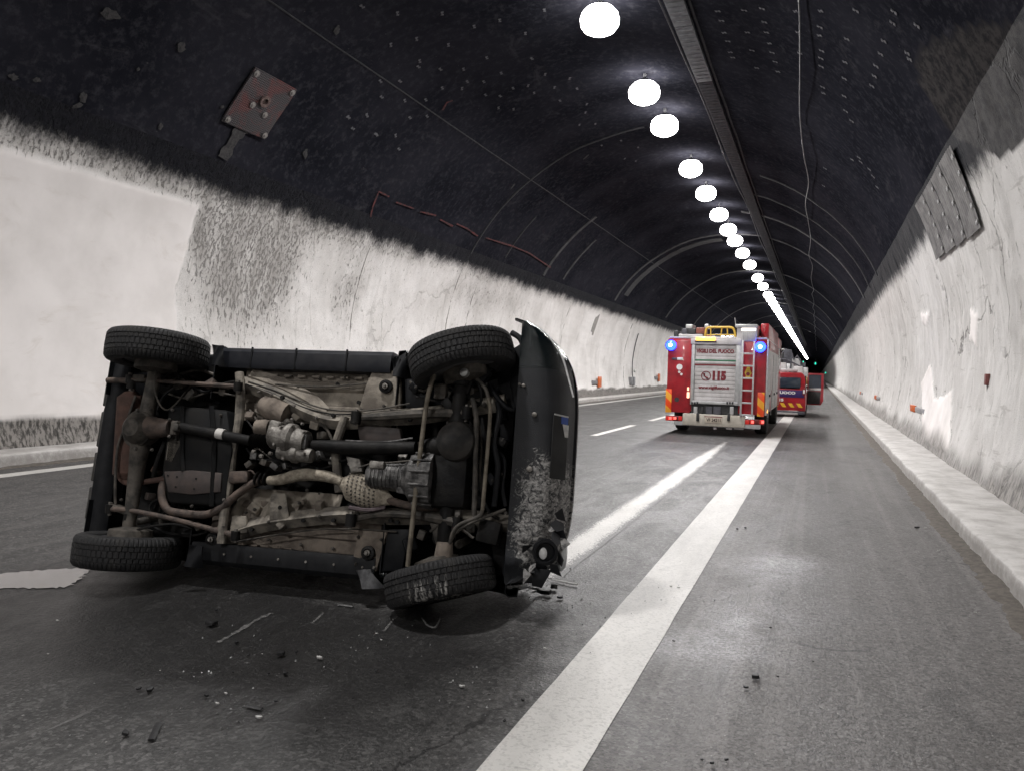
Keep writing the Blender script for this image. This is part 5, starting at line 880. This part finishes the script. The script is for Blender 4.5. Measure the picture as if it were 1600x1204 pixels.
for x0, x1, y0, y1, bl in ((122, 282, 955, 1003, (168, 212)), (868, 1048, 990, 1040, (940, 1035))):
    o = eb('tail_lamp', x0, y0, x1, y1, -.06, .04, tld, .012)
    for k in range(4): xa = x0+(x1-x0)*(k+.08)/4; xb = x0+(x1-x0)*(k+.92)/4; eb('lamp_lens', xa, y0+5, xb, y1-5, -.068, -.058, tl if k != 2 else tld, .005, o)
    for x in bl: eb('bulb', x-12, y0+12, x+12, y1-14, -.075, -.066, tlb, .004, o)
eb('side_marker', 322, 735, 344, 790, -.05, .02, emit('warm_marker', (1, .6, .4), 2.0), .008); eb('side_marker', 326, 690, 340, 722, -.05, .02, emit('warm_marker', (1, .6, .4), 2.0), .006)
eb('small_sign', 230, 412, 282, 436, .004, .016, f_white_l, .002); eb('small_sign', 180, 414, 226, 434, .004, .016, mat('grey_case', (.08, .08, .095)), .002)
for cx, cy, r in ((250, 502, .075), (225, 805, .06), (248, 548, .03), (268, 570, .03)): x, z = eh(cx, cy); b = MB(); b.lathe([(r, 0), (r, .012), (.001, .012)], (x, .016, z), (0, -1, 0), 16); b.build('round_badge', f_white_l if cy < 700 else f_blk, fire)
eb('rear_bumper', 285, 945, 870, 1055, -.10, .1, f_cream, .02); eb('bumper_lip', 200, 1010, 1010, 1062, -.05, .2, f_gry, .01)
np_ = eb('number_plate', 496, 968, 652, 1022, -.115, -.10, mat('plate_cream', (.5, .44, .36), (.42, .36, .3), 12, .5), .003); eb('plate_border', 490, 962, 658, 968, -.118, -.10, f_ltr, 0, np_)
x, z = eh(574, 996); text_obj('VF 24211', .11, mat('plate_black', (.03, .02, .02), (.03, .02, .02), 9, .5), fire, Matrix.Translation((x, -.117, z)) @ RX, name='plate_lettering', width=X(508, 642, 996), bold=.003)
for x0, x1 in ((415, 442), (705, 730)): eb('tow_hook', x0, 930, x1, 1005, -.14, -.09, f_blk, .01)
for x0, x1 in ((690, 745), (765, 855), (570, 600)): eb('hanging_bracket', x0, 1048, x1, 1085, -.04, .06, f_wht, .006)
# wheels, side shutters and fittings on the visible flank
b = MB(); b.lathe([(.20, -.13), (.30, -.15), (.47, -.15), (.50, -.11), (.505, 0), (.50, .11), (.47, .15), (.30, .15), (.20, .13)], (0, 0, 0), (1, 0, 0), 40); FT_ = b.mesh('wheel', f_tyre); b = MB(); b.lathe([(.30, .10), (.28, .12), (.22, .03), (.10, .05), (.09, .12), (.001, .13)], (0, 0, 0), (1, 0, 0), 24); FR = b.mesh('rim', f_gry)
for y in (1.55, 6.3):
    for s in (-1, 1): o = link('wheel', FT_, fire, (s*1.03, y, .505)); r_ = link('rim', FR, o); r_.rotation_euler = (0, 0, 0 if s > 0 else math.pi)
for k, (ya, yb) in enumerate(((.10, 1.0), (2.25, 3.6), (3.7, 5.1))): 
    b = MB(); b.bb(1.21, 1.232, ya, yb, zb+.05, zt-.25); ss = b.build('side_shutter', f_wht, fire, .008)
    for j in range(9): b = MB(); z0 = zb+.1+(zt-zb-.4)*j/9; b.bb(1.231, 1.24, ya+.04, yb-.04, z0, z0+(zt-zb-.4)/9-.02); b.build('shutter_slat', f_gry, ss, .003)
b = MB(); b.bb(1.21, 1.232, 1.05, 2.2, 1.15, zt-.25); b.build('side_shutter', f_wht, fire, .008); P = [[(1.225, 1.6+(.62+d)*math.cos(a), .48+(.62+d)*math.sin(a)) for d in (0, .09)] for a in np.linspace(0, math.pi, 17)]; b = MB(); b.sheet(P, .03); b.build('wheel_arch', f_gry, fire)
b = MB(); b.bb(1.19, 1.235, .04, .12, zb, zt); b.build('corner_post', f_gry, fire, .01)
for y in (.7, 2.9, 4.4): b = MB(); b.bb(1.235, 1.27, y, y+.2, 1.0, 1.06); b.build('shutter_handle', f_blk, fire, .006)
b = MB(); b.bb(1.2, 1.24, .25, .40, .62, .70); b.build('side_reflector_glow', emit('amber_light', (1, .34, .06), 9), fire); b = MB(); b.bb(1.225, 1.238, .4, 5, zt-.2, zt-.02); b.build('side_band', f_red, fire, .004)  # the reflector's amber shine is given to it as its own glow
# ================================================================== RED OFF-ROAD VEHICLE WITH ITS DOOR OPEN
SY = 31.0
def sv(cx, cy, y=0.0): d = ray(1190+cx/7.08, 500+cy/7.08); p = CAMP+d*((SY+y)/d[1]); return p
xr0 = sv(492, 800)[0]; SX = xr0-.94
suv = thing('fire_service_car', 'red fire service car with yellow chevrons parked in front of the fire engine', 'car', (SX, SY, 0))
def sb(name, x0, y0, x1, y1, ya, yb, m, bevel=.01, parent=None):
    xl, xr_ = sv(x0, (y0+y1)/2)[0]-SX, sv(x1, (y0+y1)/2)[0]-SX; z1, z0 = sv((x0+x1)/2, y0)[2], sv((x0+x1)/2, y1)[2]; b = MB(); b.bb(xl, xr_, ya, yb, z0, z1); return b.build(name, m, parent or suv, bevel)
zr = sv(400, 580)[2]; zbm = sv(400, 1000)[2]
def shell(secs, name, m, par=suv):
    P = [[(sx*w_, y, z) for sx, z in ((-1, z0), (-1, (z0+z1)/2), (-.94, z1-.05), (-.85, z1), (.85, z1), (.94, z1-.05), (1, (z0+z1)/2), (1, z0))] for y, w_, z0, z1 in secs]
    b = MB(); b.grid(P); n = len(secs); b.f += [tuple(range(8)), tuple((n-1)*8+k for k in range(7, -1, -1))]; return b.build(name, m, par, .0)
shell([(0, .93, zbm, 1.1), (.03, .94, zbm, 1.16), (1.2, .94, .42, 1.16), (3.3, .94, .42, 1.14), (4.5, .92, .42, 1.02), (4.65, .86, .45, .95)], 'body', f_red); shell([(.05, .90, 1.12, zr-.04), (.22, .86, 1.12, zr), (2.6, .84, 1.12, zr), (3.3, .88, 1.12, 1.2)], 'cabin', f_red)
gls = mat('blue_dark_glass', (.02, .028, .042), (.03, .04, .055), 4, .08); sb('rear_window', 60, 632, 432, 762, .0, .16, gls, .02)
for y0, y1 in ((.5, 1.3), (1.5, 2.6)): b = MB(); b.bb(.86, .905, y0, y1, 1.2, zr-.12); b.build('side_window', gls, suv, .01)
sb('blue_band', 60, 770, 470, 850, -.012, .01, mat('dark_blue_band', (.03, .012, .10), (.025, .01, .085), 9, .4), .002)
xx = (sv(60, 800)[0]+sv(440, 800)[0])/2-SX+.05; text_obj('VIGILI DEL FUOCO', .13, f_white_l, suv, Matrix.Translation((xx-.42, -.016, sv(300, 802)[2])) @ RX, width=1.55, bold=.006); text_obj('115', .14, f_white_l, suv, Matrix.Translation((sv(205, 880)[0]-SX, -.016, sv(205, 880)[2])) @ RX, width=.24, bold=.008)
b = MB(); cz0, cz1 = sv(300, 962)[2], sv(300, 912)[2]
sb('chevron_board', 60, 908, 445, 966, -.010, .01, f_red, 0)
yl = mat('yellow_reflective', (.72, .42, .03), (.6, .35, .02), 9, .35)
for k in range(6): b = MB(); x0 = -.85+k*.29; b.prism([(x0+.1, cz0+.01), (x0+.24, cz0+.01), (x0+.14, cz1-.01), (x0, cz1-.01)], lambda a, c, d: (a, d, c), -.013, -.011); b.build('chevron', yl, suv)
sb('rear_bumper', 40, 1000, 480, 1035, -.08, .2, mat('grey_case', (.08, .08, .095)), .02); sb('bumper_strip', 60, 1015, 400, 1035, -.09, -.078, f_wht, .004); b = MB(); b.bb(.935, .95, .3, .75, 1.18, zr-.14); b.build('yellow_flash', yl, suv, .003)
sb('tail_lamp', 452, 760, 486, 830, -.02, .06, tld, .006); sb('lamp_lens', 460, 770, 478, 812, -.026, -.018, f_white_l, .003)
b = MB(); b.lathe([(.14, -.10), (.2, -.12), (.33, -.12), (.36, -.08), (.36, .08), (.33, .12), (.2, .12), (.14, .10)], (0, 0, 0), (1, 0, 0), 32); ST_ = b.mesh('wheel', f_tyre); b = MB(); b.lathe([(.2, .09), (.12, .03), (.06, .08), (.001, .09)], (0, 0, 0), (1, 0, 0), 18); SR = b.mesh('rim', f_gry)
for y in (.75, 3.6):
    for s in (-1, 1): o = link('wheel', ST_, suv, (s*.82, y, .36)); link('rim', SR, o).rotation_euler = (0, 0, 0 if s > 0 else math.pi)
# roof bar with lamps
b = MB(); b.bb(-.6, .6, 1.0, 1.25, zr+.02, zr+.14); b.build('light_bar', f_gry, suv, .03)
for x in (-.5, .5): b = MB(); b.bb(x-.06, x+.06, 1.05, 1.2, zr-.03, zr+.03); b.build('bar_foot', f_blk, suv, .005)
# the door standing open
dy = 3.0; pl0, pl1 = sv(562, 800, dy), sv(748, 800, dy); zt_, zb_ = sv(700, 592, dy)[2], sv(700, 980, dy)[2]; W = pl1[0]-pl0[0]; x0 = .93
do = thing('tmp', '', ''); bpy.data.objects.remove(do)
zb_ = max(zb_, .38); zm = zb_+(zt_-zb_)*.52
b = MB(); b.prism([(0, zb_), (W*.86, zb_), (W, zb_+.18), (W, zm), (0, zm)], lambda a, c, d: (x0+a, dy+d+a*.12, c), 0, .10); door = b.build('open_door', f_red, suv, .02, label='red car door standing open towards the cracked wall')
b = MB(); b.prism([(0, zm), (.06, zm), (.06, zt_-.07), (W-.10, zt_-.07), (W-.10, zm), (W, zm), (W*.97, zt_), (.04, zt_)], lambda a, c, d: (x0+a, dy+d+a*.12, c), .02, .08); b.build('window_frame', f_red, door, .008)
b = MB(); b.prism([(.06, zm), (W-.10, zm), (W-.10, zt_-.07), (.06, zt_-.07)], lambda a, c, d: (x0+a, dy+d+a*.12, c), .045, .055); b.build('pane', gls, door)
b = MB(); b.prism([(.03, zb_+.05), (W*.80, zb_+.05), (W*.84, zm-.12), (.03, zm-.12)], lambda a, c, d: (x0+a, dy+d+a*.12, c), -.03, .0); b.build('door_shade', f_blk, door, .01); b = MB(); b.prism([(.03, zm-.10), (W*.84, zm-.08), (W*.84, zm+.02), (.03, zm)], lambda a, c, d: (x0+a, dy+d+a*.12, c), -.035, -.002); b.build('lining_strip', f_wht, door, .006)  # black panel paints the shadow on the lower door; white stripe above it
# ================================================================== LADDER TRUCK ahead of the red car
TX, TY_ = -2.15, 39.0
lt_ = thing('ladder_truck', 'red fire truck with grey ladder machinery parked beyond the red car', 'fire truck', (TX, TY_, 0))
b = MB(); b.bb(-1.2, 1.2, 0, 7.5, .55, 1.75); b.build('body', f_red, lt_, .05); b = MB(); b.bb(-1.18, 1.18, 5.6, 7.6, 1.7, 2.35); b.build('cab', f_red, lt_, .08); b = MB(); b.bb(-1.1, 1.1, .1, 5.4, 1.75, 1.85); b.build('deck', f_gry, lt_, .01)
b = MB(); b.lathe([(.7, 0), (.7, .25), (.5, .35), (.001, .36)], (.1, 2.0, 1.85), (0, 0, 1), 28); b.build('turntable', f_gry, lt_)
def tq(px, py, y=0.0): d = ray(px, py); p = CAMP+d*((TY_+y)/d[1]); return p[0]-TX, p[2]
for x0, y0, x1, y1, ya, yb, m in ((1216, 566, 1228, 586, 0, .8, f_wht), (1217, 552, 1224, 566, .2, .7, f_blk), (1225, 546, 1236, 570, .1, .6, mat('grey_case', (.08, .08, .095))), (1229, 568, 1240, 586, 0, .5, f_gry), (1237, 560, 1250, 582, .1, .6, f_gry), (1240, 572, 1254, 588, -.1, .3, f_wht), (1249, 566, 1258, 584, .2, .5, mat('grey_case', (.08, .08, .095))), (1254, 574, 1262, 590, .0, .4, f_gry), (1218, 578, 1262, 596, .3, .7, f_red)):
    xa, zt0 = tq(x0, y0); xb, zb0 = tq(x1, y1); b = MB(); b.bb(xa, xb, ya, yb, zb0, zt0); b.build('machinery', m, lt_, .03)
for pts in ([(1222, 552), (1228, 546), (1236, 548), (1240, 562)], [(1240, 562), (1246, 556), (1252, 566)], [(1216, 560), (1230, 562), (1250, 572)], [(1234, 585), (1236, 566), (1238, 552)]): b = MB(); b.tube([(tq(*p)[0], -.05, tq(*p)[1]) for p in pts], .035, 8, 1); b.build('machinery_arm', mat('grey_case', (.08, .08, .095)), lt_)
b = MB(); b.tube([(-.1, .3, 2.3), (-.1, .1, 2.8), (.1, 0, 3.05), (.3, .1, 2.9), (.35, .3, 2.5)], .08, 10, 5); b.build('hose_reel_arm', f_gry, lt_)
bm_ = MB()
for s in (-.3, .3): bm_ = MB(); bm_.tube([(s, .3, 2.75), (s, 7.6, 3.05)], .05, 6, 1); bm_.build('ladder_rail', f_gry, lt_)
for k in range(18): bm_ = MB(); y = .5+k*.4; bm_.tube([(-.3, y, 2.76+.041*(y-.3)), (.3, y, 2.76+.041*(y-.3))], .02, 6, 1); bm_.build('ladder_rung', f_gry, lt_)
for y in (1.3, 6.4):
    for s in (-1, 1): o = link('wheel', FT_, lt_, (s*1.0, y, .505)); link('rim', FR, o).rotation_euler = (0, 0, 0 if s > 0 else math.pi)
# ================================================================== LOOSE THINGS ON THE ROAD
def shard(seed, L, wd, th, name, m):
    r = random.Random(seed); b = MB(); n = r.randint(5, 8); pts = [(L/2*math.cos(a)*(.6+.5*r.random()), wd/2*math.sin(a)*(.5+.6*r.random())) for a in np.linspace(0, 2*math.pi, n, endpoint=False)]
    b.prism(pts, lambda a, c, d: (a, c, d+.25*a*r.random()*0), 0, th); me = b.mesh(name, m, .001)
    for v_ in me.vertices: v_.co.z += .15*abs(v_.co.x)+.003
    return me
d_blk = mat('debris_black', (.008, .008, .009), (.016, .016, .017), 40, .5); d_wht = mat('debris_white', (.5, .5, .48), (.35, .34, .33), 30, .6); d_gry = mat('debris_grey', (.16, .16, .155), (.1, .1, .1), 30, .6)
BLK = [(330, 977, 18), (339, 954, 6), (438, 1024, 16), (445, 1053, 10), (364, 1051, 6), (217, 1077, 8), (234, 1079, 13), (195, 1148, 14), (322, 1088, 9), (431, 1097, 7), (369, 1005, 9), (388, 1024, 6), (464, 1019, 6), (420, 1053, 5), (552, 1092, 6), (588, 1048, 6), (1182, 1059, 16), (1166, 1075, 8), (1097, 1188, 7), (1113, 1194, 9), (1135, 1188, 8), (1432, 825, 7), (1052, 1002, 5), (1152, 827, 6), (1165, 825, 5), (875, 935, 9), (836, 921, 10), (817, 1095, 7), (789, 1127, 7), (1215, 1058, 5), (1203, 981, 5), (1271, 1034, 4)]
for i, (x, y, s) in enumerate(BLK):
    p = gr(x, y, .006); cz = (p-CAMP) @ CAMRN[:, 2]*-1; L = s/FPX*cz*1.15; o = link('plastic_fragment', shard(i, L, L*.75, L*.3, 'plastic_fragment', d_blk), None, p, (random.uniform(-.2, .2), random.uniform(-.2, .2), random.random()*6)); o['label'] = 'small black plastic fragment lying on the asphalt'; o['category'] = 'debris'; o['group'] = 'black fragments scattered on the road'
WHT = [(499, 1029, 16), (852, 1014, 9), (834, 959, 7), (721, 1073, 11), (588, 990, 6), (596, 1000, 5), (90, 970, 7), (75, 1022, 5), (250, 1048, 4), (1467, 860, 5), (1446, 825, 5), (1060, 918, 6), (1048, 916, 6), (1170, 915, 5), (765, 1093, 4), (732, 1105, 4), (1524, 957, 6), (954, 914, 4), (340, 1100, 10), (405, 1122, 14), (353, 1084, 8), (410, 1022, 5)]
for i, (x, y, s) in enumerate(WHT):
    p = gr(x, y, .006); cz = (p-CAMP) @ CAMRN[:, 2]*-1; L = s/FPX*cz; o = link('white_fragment', shard(100+i, L, L*.5, L*.2, 'white_fragment', d_wht), None, p, (0, 0, random.uniform(-.4, .4))); o['label'] = 'small pale chip lying on the asphalt'; o['category'] = 'debris'; o['group'] = 'pale chips scattered on the road'
def stick(name, pts, r, m, lab, flat=.35, z=.02):
    b = MB(); b.tube([gr(x, y, z) for x, y in pts], r, 6, 3, flat); b.build(name, m, label=lab, category='debris')
stick('trim_strip', [(862, 904), (885, 909), (902, 912)], .016, d_wht, 'white trim strip lying by the crushed bumper corner'); stick('trim_strip', [(528, 944), (540, 945), (551, 947)], .010, d_gry, 'short grey trim strip lying under the car sill', z=.01)
stick('black_strip', [(386, 1102), (398, 1104), (409, 1107)], .011, d_blk, 'short black strip lying flat on the asphalt', z=.01); stick('black_plastic_strip', [(248, 1129), (243, 1140), (236, 1155)], .014, d_blk, 'long bent black plastic piece on the dark asphalt', z=.012)
stick('bent_wire', [(660, 965), (668, 976), (680, 979), (687, 966)], .006, d_gry, 'bent wire loop under the scuffed tyre', 1.0, z=.02)
for i, (x, y, s) in enumerate(((850, 927, 34), (832, 912, 22), (865, 920, 20), (788, 893, 14))): p = gr(x, y, .012); o = link('bumper_piece', shard(300+i, s/FPX*5, s/FPX*3, .03, 'bumper_piece', (d_blk, m_dkpl, d_blk, d_wht)[i]), None, p, (.15, .1*i, i*1.1)); o['label'] = ('largest broken black bumper piece on the road below the fog lamp', 'curled black bumper piece touching the crushed bumper corner', 'thin black bumper piece beside the white trim strip', 'pale broken clip beside the scuffed tyre')[i]; o['category'] = 'debris'
# puddle by the rear wheel
q = [gr(x, y) for x, y in ((-60, 899), (0, 896), (50, 892), (95, 889), (138, 889), (132, 898), (118, 909), (100, 917), (60, 919), (10, 919), (-60, 922))]; b = MB(); n = 60; V = []
Q = smooth_path(q+[q[0]], 6)[:-1]; cen = sum(Q)/len(Q); V = [tuple(cen+np.array([0, 0, .006]))]+[(p[0]+.02*math.sin(k*2.3), p[1]+.015*math.sin(k*3.1), .005) for k, p in enumerate(Q)]
b.add(V, [(0, 1+k, 1+(k+1) % len(Q)) for k in range(len(Q))]); b.build('puddle', NT('still_water').fin(col=(.13, .122, .118), ro=.05, spec=1.0, ior=2.0), label='shallow puddle reflecting the white wall beside the rear tyre', category='puddle')

# pale scrape marks and glass grains
for pts, w_ in (([(340, 1003), (372, 985), (400, 968), (424, 957)], .035), ([(487, 973), (496, 965), (505, 957)], .02), ([(600, 985), (612, 970), (622, 960)], .025)):
    Q = smooth_path([gr(x, y, .0045) for x, y in pts], 8); P = []; E = []
    for i, q in enumerate(Q):
        d = Q[min(i+1, len(Q)-1)]-Q[max(i-1, 0)]; s_ = np.cross(d, (0, 0, 1)); s_ /= np.linalg.norm(s_)+1e-9; k = w_*(.35+.9*random.random())/2; P.append([q+s_*k*u for u in (-1, -.5, 0, .5, 1)]); E.append([1, .5, .25, .5, 1])
    o = quad_grid('scrape_mark', np.array(P), mat('chalky_scrape', (.13, .127, .122), (.05, .05, .049), 45, .8, lo=.42, hi=.58), {'edge': np.array(E)}); o.parent = road
b = MB(); rg = random.Random(21)
for cx, cy, n, sp in ((850, 925, 70, 35), (720, 1075, 30, 40), (600, 1000, 25, 40), (430, 1040, 40, 90), (800, 900, 40, 30), (300, 1090, 30, 90), (900, 960, 25, 60), (1050, 930, 20, 60)):
    for k in range(n):
        p = gr(cx+rg.gauss(0, sp), cy+rg.gauss(0, sp*.45), 0)
        if p[2] < .01: r = rg.uniform(.003, .009); a = rg.random()*3; b.add([(p[0]+r*math.cos(a), p[1]+r*math.sin(a), .002), (p[0]-r*math.sin(a), p[1]+r*math.cos(a), .002), (p[0]-r*math.cos(a), p[1]-r*math.sin(a), .003), (p[0], p[1], .002+r*1.1)], [(0, 1, 3), (1, 2, 3), (2, 0, 3), (0, 2, 1)])
o = b.build('glass_grains', mat('broken_glass_grains', (.42, .43, .42), (.10, .10, .10), 60, .25), label='scattered grains of broken glass and grit on the asphalt around the car'); o['kind'] = 'stuff'
